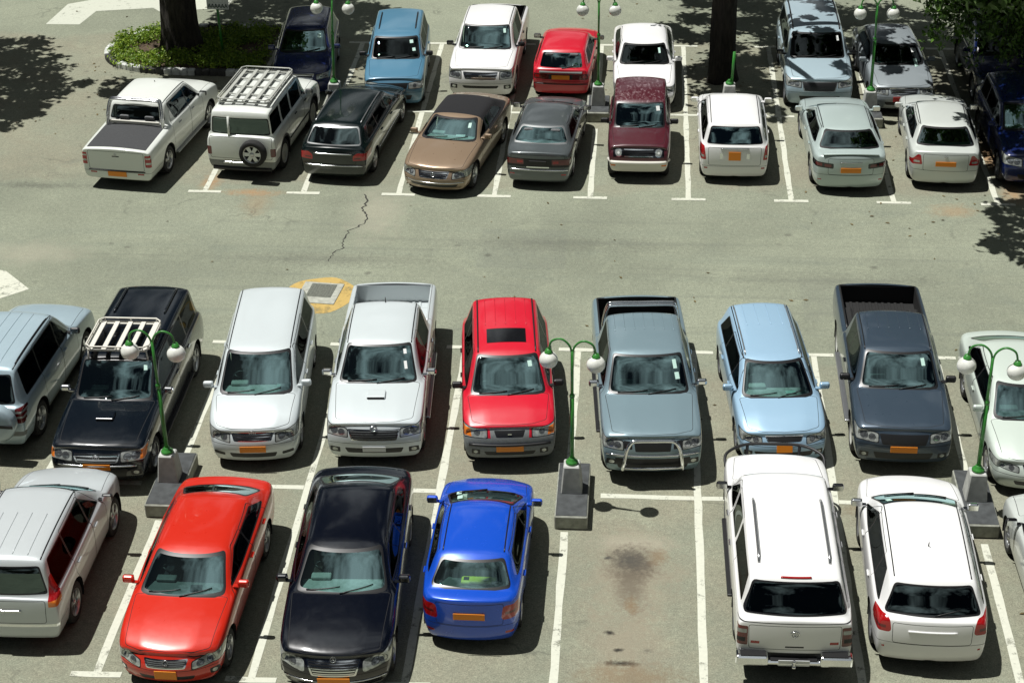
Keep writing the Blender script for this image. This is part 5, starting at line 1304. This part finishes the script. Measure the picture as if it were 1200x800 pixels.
# ------------------------------------------------------------------ lamp posts
def lamp_posts():
    simple('green_paint', (.04, .24, .035), .4, coat=.3, noise=.25, scale=12.)
    simple('globe', (.80, .81, .75), .35, noise=.22, scale=7.)
    simple('plinth_side', (.33, .34, .29), .85, noise=.35, scale=8.); simple('plinth_block', (.50, .51, .48), .8, noise=.25, scale=7.); simple('plinth_top', (.062, .068, .070), .8, noise=.45, scale=6.)
    def base(nm, x, y, rz, label, group, long=True):
        r = empty(nm, (x, y, 0), rz, label, 'lamp post', group)
        b = bmesh.new()
        if long:
            add_rbox(b, (.02, -.02, .14), (.60, 1.80, .28), .02, 1)
        else: add_rbox(b, (0, 0, .14), (.62, 1.3, .28), .02, 1)
        o = mesh_obj('concrete_plinth', b, 'plinth_side', r)
        b = bmesh.new(); add_rbox(b, (.02, -.02 if long else 0, .284), (.56, 1.74 if long else 1.2, .012), .004, 1); mesh_obj('plinth_top', b, 'plinth_top', o)
        b = bmesh.new(); add_rbox(b, (0, .0, .28+.28), (.40, .40, .56), .02, 1, taper=.74); mesh_obj('concrete_block', b, 'plinth_block', r)
        b = bmesh.new(); add_lathe(b, [(.001, .97), (.055, .96), (.06, .93), (.10, .90), (.115, .88), (.115, .85), (.09, .835), (.09, .79)], 20, 'z'); recalc(b); mesh_obj('base_collar', b, 'green_paint', r)
        return r
    def head(r, lean=(0, 0), H=3.05, arm=.43, pr=.040, rz=0):
        ca, sa = cos(radians(rz)), sin(radians(rz))
        b = bmesh.new(); lx, ly = lean
        add_tube(b, [(0, 0, .84), (lx*.5, ly*.5, 2.3)], pr, 12); add_tube(b, [(lx*.5, ly*.5, 2.3), (lx, ly, H+.16)], pr*.72, 12)
        add_lathe(b, [(pr*1.0, 2.24), (pr*1.25, 2.26), (pr*1.25, 2.30), (pr*.75, 2.33)], 12, 'z', (lx*.5, ly*.5, 0))
        for k in range(4): add_rbox(b, (.085*cos(k*pi/2+.4), .085*sin(k*pi/2+.4), .862), (.03, .03, .03), .006, 1)
        mesh_obj('pole', b, 'green_paint', r)
        for s in (-1, 1):
            b = bmesh.new()
            pts = [(lx+s*d_*ca, ly+s*d_*sa, H+z_) for d_, z_ in ((0, .02), (.03, .22), (.12, .34), (arm*.55, .38), (arm*.88, .31), (arm, .12))]
            add_tube(b, smoothcurve(pts, 6), .020, 8); a = mesh_obj('lamp_arm', b, 'green_paint', r)
            b = bmesh.new(); add_lathe(b, [(.001, .03), (.05, .02), (.06, -.02), (.075, -.03), (.075, -.05)], 16, 'z', (lx+s*arm*ca, ly+s*arm*sa, H+.13)); recalc(b); mesh_obj('globe_cap', b, 'green_paint', a)
            b = bmesh.new(); bmesh.ops.create_uvsphere(b, u_segments=28, v_segments=16, radius=.168)
            for v in b.verts: v.co = Vector((v.co.x, v.co.y, v.co.z*.95))+Vector((lx+s*arm*ca, ly+s*arm*sa, H-.065))
            mesh_obj('globe', b, 'globe', a, smooth=True)
    g = 'green twin globe lamp posts on concrete plinths'
    for x, y, rz, lean, lab in (
        (-8.67, 28.30, -3, (-.03, 0), 'green lamp post with two white globes in front of the navy suv with the rack'),
        (-1.12, 28.30, -9, (0, 0), 'green lamp post with two white globes beside the empty bay'),
        (6.25, 28.40, -12, (.0, 0), 'green lamp post with two white globes at the right, beside the pale green sedan')):
        r = base('lamp_post', x, y, 0, lab, g); head(r, lean, rz=rz)
    for x, y, rz, lean, lab in (
        (-8.43, 47.04, -2, (.10, -.1), 'green lamp post with two globes in the tree shade by the dark blue hatchback'),
        (-1.17, 47.10, 1, (.0, -.1), 'green lamp post with two globes between the red hatchback and the white sedan'),
        (6.17, 46.95, 2, (-.02, 0), 'green lamp post with two globes between the silver suv and the dull silver sedan')):
        r = base('lamp_post', x, y, 0, lab, g, False); head(r, lean, rz=rz)
    r = base('lamp_post', 2.40, 47.28, 0, 'green lamp post without globes in the dark behind the white compact minivan', g, False)
    b = bmesh.new(); add_tube(b, [(.05, 0, .84), (.09, 0, 1.75)], .04, 10); mesh_obj('pole', b, 'green_paint', r)

# ------------------------------------------------------------------ trees
def bark_mat():
    m, nt, out = new_mat('bark'); L = nt.links.new
    tc = N(nt, 'ShaderNodeTexCoord'); mp = N(nt, 'ShaderNodeMapping'); mp.inputs['Scale'].default_value = (9, 9, 1.4); L(tc.outputs['Object'], mp.inputs[0])
    n = N(nt, 'ShaderNodeTexNoise', Scale=1.6, Detail=8., Roughness=.7); L(mp.outputs[0], n.inputs['Vector'])
    r = N(nt, 'ShaderNodeValToRGB'); r.color_ramp.elements[0].position = .35; r.color_ramp.elements[0].color = (.006, .005, .004, 1); r.color_ramp.elements[1].position = .75; r.color_ramp.elements[1].color = (.055, .047, .036, 1); L(n.outputs['Fac'], r.inputs[0])
    b = N(nt, 'ShaderNodeBsdfPrincipled', Roughness=.95); L(r.outputs[0], b.inputs['Base Color'])
    bp = N(nt, 'ShaderNodeBump', Strength=1., Distance=.06); L(n.outputs['Fac'], bp.inputs['Height']); L(bp.outputs[0], b.inputs['Normal']); L(b.outputs[0], out.inputs[0]); M['bark'] = m
def leaf_mat(name, c0, c1, trans=.35):
    m, nt, out = new_mat(name); L = nt.links.new
    g = N(nt, 'ShaderNodeNewGeometry'); r = N(nt, 'ShaderNodeMix', data_type='RGBA'); r.inputs[6].default_value = (*c0, 1); r.inputs[7].default_value = (*c1, 1); L(g.outputs['Random Per Island'], r.inputs[0])
    d = N(nt, 'ShaderNodeBsdfPrincipled', Roughness=.5); L(r.outputs[2], d.inputs['Base Color'])
    t = N(nt, 'ShaderNodeBsdfTranslucent'); L(r.outputs[2], t.inputs[0]); ms = N(nt, 'ShaderNodeMixShader'); ms.inputs[0].default_value = trans; L(d.outputs[0], ms.inputs[1]); L(t.outputs[0], ms.inputs[2]); L(ms.outputs[0], out.inputs[0]); M[name] = m
def leaf(vs, fs, p, size, rng, up=.4, aspect=.55):
    n = Vector((rng.gauss(0, 1), rng.gauss(0, 1), rng.gauss(0, 1)+up)).normalized()
    a = n.orthogonal().normalized(); a = Matrix.Rotation(rng.uniform(0, 6.28), 3, n) @ a; b = n.cross(a)
    s = size*rng.uniform(.7, 1.3); i = len(vs); fold = n*s*.12
    vs += [tuple(p-a*s*.5), tuple(p+b*s*aspect*.5+fold), tuple(p+a*s*.5), tuple(p-b*s*aspect*.5+fold)]
    fs.append((i, i+1, i+2, i+3))
def crown_mesh(name, blobs, per, size, rng, mat, parent):
    """blobs: (centre, radius, squash); leaves gather in clumps over each blob so that light passes between them"""
    vs, fs = [], []
    for c, r, sq in blobs:
        c = Vector(c); nclump = max(3, int(per*r*r/34))
        for k in range(nclump):
            d = Vector((rng.gauss(0, 1), rng.gauss(0, 1), rng.gauss(0, 1))).normalized(); q = c+Vector((d.x, d.y, d.z*sq))*r*rng.uniform(.35, 1.0)**.6
            cr = rng.uniform(.25, .5)*min(1, r)
            for j in range(34):
                o = Vector((rng.gauss(0, .5), rng.gauss(0, .5), rng.gauss(0, .32)))*cr; leaf(vs, fs, q+o, size, rng)
    me = bpy.data.meshes.new(name); me.from_pydata(vs, [], fs); me.materials.append(M[mat]); o = bpy.data.objects.new(name, me); COL.objects.link(o); o.parent = parent
    return o
def trunk_mesh(parent, base_r, top_r, hgt, limbs, rng, lean=(0, 0), flare=.5):
    b = bmesh.new(); n = 22; rings = []
    ph = [rng.uniform(0, 6.28) for _ in range(4)]
    for i in range(15):
        t = i/14; z = -.05+hgt*t; r = lerp(base_r, top_r, t**.8)*(1+flare*math.exp(-z/.35))
        rings.append([b.verts.new((lean[0]*t+r*(1+.10*sin(3*a+ph[0]+z)+.06*sin(7*a+ph[1])+.05*sin(5*a+ph[2]-z*1.3))*cos(a), lean[1]*t+r*(1+.10*sin(3*a+ph[0]+z)+.06*sin(7*a+ph[1])+.05*sin(5*a+ph[2]-z*1.3))*sin(a), z)) for a in [2*pi*k/n for k in range(n)]])
    for r0, r1 in zip(rings, rings[1:]):
        for k in range(n): f = b.faces.new((r0[k], r0[(k+1) % n], r1[(k+1) % n], r1[k])); f.smooth = True
    for p0, p1, p2, r in limbs: add_tube(b, smoothcurve([p0, p1, p2], 6), [lerp(r, r*.3, i/12) for i in range(13)], 9)
    return mesh_obj('trunk', b, 'bark', parent)
def trees():
    rng = random.Random(11)
    bark_mat(); leaf_mat('leaf_dark', (.03, .065, .014), (.065, .12, .022)); leaf_mat('leaf_bright', (.008, .028, .004), (.12, .24, .03), .3); leaf_mat('ground_leaf', (.09, .20, .012), (.34, .46, .05), .3)
    def tree(x, y, label, br, tr, hgt, lean, limbs, blobs, per=60, size=.24, flare=.5, mat='leaf_dark'):
        r = empty('shade_tree', (x, y, 0), 0, label, 'tree', 'shade trees round the car park')
        trunk_mesh(r, br, tr, hgt, limbs, rng, lean, flare)
        crown_mesh('crown', blobs, per, size, rng, mat, r); return r
    def shade(x, y, S):                           # S: (shade x, shade y, radius, height) -> crown lobes relative to the trunk at x, y
        return [((sx-.3407*h-x, sy+.0763*h-y, h), r, .5) for sx, sy, r, h in S]
    L1 = [((0, 0, 4.3), (-1.2, .4, 5.6), (-2.6, .6, 7.2), .2), ((.1, 0, 4.4), (1.0, .2, 5.8), (2.4, -.2, 7.2), .22), ((0, 0, 4.4), (.2, 1.6, 6), (.4, 3.0, 7.4), .18), ((0, 0, 4.4), (.4, -1.2, 5.8), (.5, -2.4, 7.2), .18)]
    tree(-13.72, 51.45, 'thick dark tree trunk on the kerbed green island, rising out of the picture', .53, .42, 4.7, (.05, 0), L1,
         shade(-13.72, 51.45, [(-10.4, 49.6, 1.9, 7.2), (-9.9, 52.3, 2.0, 7.6), (-11.6, 51.8, 1.8, 8.2), (-11.2, 55.0, 2.3, 8.0), (-9.0, 54.8, 1.5, 7.6), (-9.2, 50.6, 1.2, 7.0), (-12.4, 49.8, 1.4, 7.0), (-14.9, 48.4, .75, 6.8), (-9.5, 48.3, 1.2, 6.8), (-12.8, 51.6, 1.4, 6.6), (-12.6, 53.2, 1.3, 8.8), (-8.6, 52.4, .6, 7.2), (-12.9, 48.6, .9, 6.8), (-7.4, 54.6, .5, 7.4)]), per=860, size=.29)
    L2 = [((0, 0, 4.6), (-1.4, .2, 6), (-2.4, .5, 7.4), .18), ((.1, 0, 4.6), (1.4, .3, 6), (2.8, .8, 7.4), .2), ((0, 0, 4.6), (.2, -1.4, 6), (.6, -2.6, 7.4), .16)]
    tree(2.28, 49.75, 'slender dark tree trunk behind the white compact minivan', .36, .32, 5.0, (.05, 0), L2,
         shade(2.28, 49.75, [(2.4, 50.4, 1.3, 7.2), (2.4, 48.5, 1.25, 7.0), (3.3, 51.9, 1.0, 7.4), (1.8, 54.0, 1.3, 7.6), (4.0, 54.2, 1.5, 7.8), (3.8, 56.8, 1.5, 8.4), (5.9, 55.2, 1.2, 7.6), (.9, 53.6, .7, 7.4), (5.5, 50.9, .55, 7.2), (3.5, 47.3, .55, 7.0), (4.4, 48.8, .50, 7.0), (1.6, 57., 1.0, 8.), (5.0, 52.3, .75, 7.2), (4.9, 50.0, .45, 7.0), (5.5, 49.0, .40, 7.0)]), per=860, size=.29, flare=.25)
    L3 = [((0, 0, 4.0), (-1.4, -.2, 5.8), (-3.2, -.4, 7.2), .24), ((0, 0, 4.2), (-.3, -2.4, 6), (-.6, -5.0, 7.2), .24), ((0, 0, 4.2), (1.2, .6, 6), (2.6, 1.0, 7.4), .22), ((0, 0, 3.9), (-.6, -1.0, 5.0), (-1.6, -2.2, 4.6), .12)]
    tree(10.9, 50.4, 'large leafy tree at the top right corner with a branch hanging into view', .42, .32, 4.6, (.1, 0), L3,
         shade(10.9, 50.4, [(7.4, 51.4, 1.0, 7.4), (7.2, 49.4, .7, 7.2), (7.7, 55.0, 1.5, 7.8), (9.7, 49.4, 1.6, 7.2), (9.5, 52.0, 1.7, 7.6), (10.2, 47.0, 1.5, 7.0), (9.1, 46.9, .9, 7.0), (9.9, 45.2, 1.3, 6.8), (11.4, 44.6, 1.5, 7.0), (9.5, 43.4, .9, 6.8), (9.15, 39.5, .95, 6.6), (8.7, 41.0, .5, 6.6), (10.0, 41.2, 1.2, 6.8), (9.7, 38.2, .9, 6.6), (11.6, 50., 2., 8.), (8.7, 48.6, .7, 7.), (8.6, 53.4, 1.1, 7.4), (6.1, 47.9, .45, 7.2), (6.9, 50.6, .8, 7.2), (7.4, 48.2, .45, 7.0), (6.4, 52.6, .8, 7.4), (10.9, 39.4, 1.2, 6.8)]), per=860, size=.29)
    tree(-21.2, 48.6, 'tree beyond the left edge whose shade falls on the lane', .35, .25, 4.6, (.05, 0), [((0, 0, 4.3), (1.2, -.2, 5.8), (2.6, -.4, 7.0), .2), ((0, 0, 4.3), (-1.2, .2, 5.8), (-2.4, .4, 7.0), .2)],
         shade(-21.2, 48.6, [(-19.2, 51.5, 1.25, 7.2), (-18.6, 49.6, 1.6, 7.4), (-17.4, 48.2, 1.1, 7.0), (-18.0, 46.6, 1.3, 7.0), (-16.9, 46.9, .65, 6.8), (-18.1, 44.9, .7, 6.8), (-16.1, 48.7, .40, 6.8), (-20.2, 48.4, 1.7, 7.4)]), per=860, size=.29)
    # low leafy sprays of the right-hand tree
    vs, fs = [], []
    r = empty('hanging_branch', (10.0, 47.4, 0), 0, 'bright green leafy branch hanging down at the top right corner', 'branch')
    b = bmesh.new(); rng2 = random.Random(5)
    for k in range(150):
        x0 = rng2.uniform(-2.5, 2.6); y0 = rng2.uniform(-1.2, 1.6); z1 = rng2.uniform(1.7, 3.4)+.30*max(0, -.9-x0); p0 = Vector((x0*.55, y0*.5+.4, 4.6)); p1 = Vector((x0*.9, y0, lerp(4.4, z1, .5)+.3)); p2 = Vector((x0, y0-.2, z1))
        pts = smoothcurve([p0, p1, p2], 8); add_tube(b, pts, [lerp(.022, .006, i/16) for i in range(17)], 5)
        for p in pts[5:]:
            for j in range(9): leaf(vs, fs, p+Vector((rng2.gauss(0, .16), rng2.gauss(0, .16), rng2.gauss(0, .10))), .17, rng2, .6, .5)
    mesh_obj('twigs', b, 'bark', r)
    me = bpy.data.meshes.new('leaves'); me.from_pydata(vs, [], fs); me.materials.append(M['leaf_bright']); o = bpy.data.objects.new('leaves', me); COL.objects.link(o); o.parent = r

def island():
    simple('kerb_white', (.66, .68, .64), .8, noise=.3, scale=6.); simple('kerb_dark', (.06, .06, .055), .85, noise=.3, scale=6.); simple('soil', (.09, .062, .038), .95, noise=.5, scale=5.)
    out = smoothcurve([(-11.1, 49.62), (-12.3, 49.62), (-13.4, 49.66), (-14.6, 49.82), (-15.55, 50.35), (-15.95, 51.2), (-15.8, 52.1), (-15.2, 52.9), (-14.2, 53.35), (-12.8, 53.45), (-11.1, 53.3)], 5)
    cl = [(p.x, p.y) for p in out] if hasattr(out[0], 'x') else out
    bm = bmesh.new(); quad_pts = [bm.verts.new((x, y, .10)) for x, y in [(p[0], p[1]) for p in out]]; bm.faces.new(quad_pts[::-1]); recalc(bm)
    if bm.faces[:][0].normal.z < 0: bmesh.ops.reverse_faces(bm, faces=bm.faces[:])
    tag(mesh_obj('island_soil', bm, 'soil'), kind='structure')
    # kerb stones, painted white and black by turns
    bw, bd = bmesh.new(), bmesh.new(); P = [Vector((p[0], p[1])) for p in out]
    tot = 0; run = 0; white = True
    for i, (a, c) in enumerate(zip(P, P[1:])):
        l = (c-a).length; m_ = (a+c)/2; ang = atan2((c-a).y, (c-a).x)
        seg = int(tot/.85); tot += l
        add_rbox(bw if seg % 2 == 0 else bd, (m_.x, m_.y, .07), (l*.97, .20, .20), .025, 1, rot=Matrix.Rotation(ang, 4, 'Z'))
    tag(mesh_obj('island_kerb_white', bw, 'kerb_white'), kind='structure'); tag(mesh_obj('island_kerb_dark', bd, 'kerb_dark'), kind='structure')
    rng = random.Random(21); vs, fs = [], []
    def inside(x, y):
        c = False; n = len(P)
        for i in range(n):
            a, b = P[i], P[i-1]
            if (a.y > y) != (b.y > y) and x < (b.x-a.x)*(y-a.y)/(b.y-a.y)+a.x: c = not c
        return c
    k = 0
    while k < 900:
        x, y = rng.uniform(-15.8, -11.0), rng.uniform(49.8, 53.2)
        if not inside(x, y): continue
        if sin(x*2.1+1)*cos(y*1.7+.6) > .55: k += 1; continue
        hh = rng.uniform(.08, .30)
        for j in range(16): leaf(vs, fs, Vector((x+rng.gauss(0, .10), y+rng.gauss(0, .10), .12+hh*rng.random())), .10, rng, 1.2, .5)
        k += 1
    me = bpy.data.meshes.new('ground_cover'); me.from_pydata(vs, [], fs); me.materials.append(M['ground_leaf']); o = bpy.data.objects.new('ground_cover', me); COL.objects.link(o); tag(o, 'low bright green ground cover plants filling the kerbed island', 'ground cover', kind='stuff')
    # the sign on its green post
    r = empty('sign_post', (-12.45, 50.95, 0), radians(-4), 'white sign with a row of green letters on a green post on the island', 'sign')
    b = bmesh.new(); add_tube(b, [(.05, 0, .05), (0, 0, 1.7)], .038, 10); mesh_obj('post', b, 'green_paint', r)
    simple('sign_white', (.62, .66, .64), .5, noise=.15)
    b = bmesh.new(); add_rbox(b, (.04, -.05, 1.83), (.66, .03, .58), .01, 1); brd = mesh_obj('sign_board', b, 'sign_white', r)
    simple('sign_green', (.01, .05, .03), .5)
    b = bmesh.new()
    for k in range(6):                            # a row of capital A shapes along the bottom of the board
        cx = -.21+k*.10; z0, z1 = 1.595, 1.71
        for s in (-1, 1): add_tube(b, [(cx+s*.042, -.072, z0), (cx, -.072, z1)], .011, 5)
        add_tube(b, [(cx-.025, -.072, z0+.035), (cx+.025, -.072, z0+.035)], .009, 5)
    mesh_obj('sign_letters', b, 'sign_green', brd)

# ------------------------------------------------------------------ light, sky, camera
def light_camera():
    d = Vector((1.022, -.229, -3.0)).normalized()
    s = bpy.data.lights.new('sun', 'SUN'); s.energy = 5.0; s.angle = radians(.53); s.color = (1, .985, .945)
    o = bpy.data.objects.new('sun', s); COL.objects.link(o); o.rotation_euler = d.to_track_quat('-Z', 'Y').to_euler(); o.location = (-10, 20, 40)
    w = bpy.data.worlds.new('World'); SC.world = w; w.use_nodes = True; nt = w.node_tree
    bg = nt.nodes['Background']; L = nt.links.new
    sky = nt.nodes.new('ShaderNodeTexSky'); sky.sky_type = 'NISHITA'; sky.sun_disc = False
    sky.sun_elevation = radians(70.8); sky.sun_rotation = atan2(-1.022, .229)
    tc = nt.nodes.new('ShaderNodeTexCoord'); mp = nt.nodes.new('ShaderNodeMapping'); mp.inputs['Scale'].default_value = (1, 1, 1.6); L(tc.outputs['Generated'], mp.inputs[0])
    nz = nt.nodes.new('ShaderNodeTexNoise'); nz.inputs['Scale'].default_value = 3.6; nz.inputs['Detail'].default_value = 5; nz.inputs['Roughness'].default_value = .58; nz.inputs['Distortion'].default_value = .3; L(mp.outputs[0], nz.inputs['Vector'])
    cr = nt.nodes.new('ShaderNodeValToRGB'); cr.color_ramp.elements[0].position = .51; cr.color_ramp.elements[1].position = .72; zs = nt.nodes.new('ShaderNodeSeparateXYZ'); L(tc.outputs['Generated'], zs.inputs[0]); zr = nt.nodes.new('ShaderNodeMapRange'); zr.inputs[1].default_value = .86; zr.inputs[2].default_value = .99; zr.inputs[3].default_value = .0; zr.inputs[4].default_value = .075; L(zs.outputs['Z'], zr.inputs[0])
    za = nt.nodes.new('ShaderNodeMath'); za.operation = 'ADD'; L(nz.outputs['Fac'], za.inputs[0]); L(zr.outputs[0], za.inputs[1]); L(za.outputs[0], cr.inputs[0])
    mx = nt.nodes.new('ShaderNodeMix'); mx.data_type = 'RGBA'; L(cr.outputs[0], mx.inputs[0]); L(sky.outputs[0], mx.inputs[6]); mx.inputs[7].default_value = (165, 178, 182, 1)
    L(mx.outputs[2], bg.inputs[0]); bg.inputs[1].default_value = .0038
    f, pitch, roll, yaw, H = 2.15265344e+03, 5.13407928e-01, -1.60554718e-02, -7.71830564e-02, 19.3805046
    fw = Vector((sin(yaw)*cos(pitch), cos(yaw)*cos(pitch), -sin(pitch))); r = Vector((cos(yaw), -sin(yaw), 0)); u = r.cross(fw)
    r2 = cos(roll)*r+sin(roll)*u; u2 = -sin(roll)*r+cos(roll)*u
    cam = bpy.data.cameras.new('camera'); cam.sensor_width = 36; cam.lens = f/1200*36; cam.clip_end = 3000; cam.clip_start = .5
    c = bpy.data.objects.new('camera', cam); COL.objects.link(c)
    m = Matrix((r2, u2, -fw)).transposed().to_4x4(); m.translation = (0, 0, H); c.matrix_world = m
    SC.camera = c
    SC.view_settings.view_transform = 'Standard'; SC.view_settings.look = 'None'; SC.view_settings.exposure = 0; SC.view_settings.gamma = 1
    SC.cycles.max_bounces = 8; SC.cycles.diffuse_bounces = 1; SC.cycles.transparent_max_bounces = 12; SC.cycles.caustics_reflective = False; SC.cycles.caustics_refractive = False
    SC.cycles.sample_clamp_indirect = 6; SC.cycles.use_denoising = True

def litter():
    leaf_mat('fallen_leaf', (.06, .045, .02), (.20, .15, .06), .1); rng = random.Random(4); vs, fs = [], []
    for cx, cy, r, n in ((-13., 49.2, 2.0, 60), (-11.5, 54., 3., 60), (2.4, 49.5, 1.4, 60), (4., 54.5, 2.5, 60), (9.2, 47., 2.2, 120), (9., 40.5, 2., 60), (-17.5, 47.5, 2.2, 60), (-8., 46.6, 1.5, 30), (0, 38., 8., 50)):
        for k in range(n):
            p = Vector((rng.gauss(cx, r), rng.gauss(cy, r*.7), .012)); a = rng.uniform(0, 6.28); l = rng.uniform(.03, .07); i = len(vs); u = Vector((cos(a), sin(a), 0)); v = Vector((-sin(a), cos(a), .25))
            vs += [tuple(p-u*l), tuple(p+v*l*.5), tuple(p+u*l), tuple(p-v*l*.4+Vector((0, 0, .01)))]; fs.append((i, i+1, i+2, i+3))
    me = bpy.data.meshes.new('fallen_leaves'); me.from_pydata(vs, [], fs); me.materials.append(M['fallen_leaf']); o = bpy.data.objects.new('fallen_leaves', me); COL.objects.link(o); tag(o, 'dry fallen leaves scattered on the asphalt under the trees', 'leaves', kind='stuff')
ground(); litter(); lamp_posts(); trees(); island(); put_cars(); light_camera()
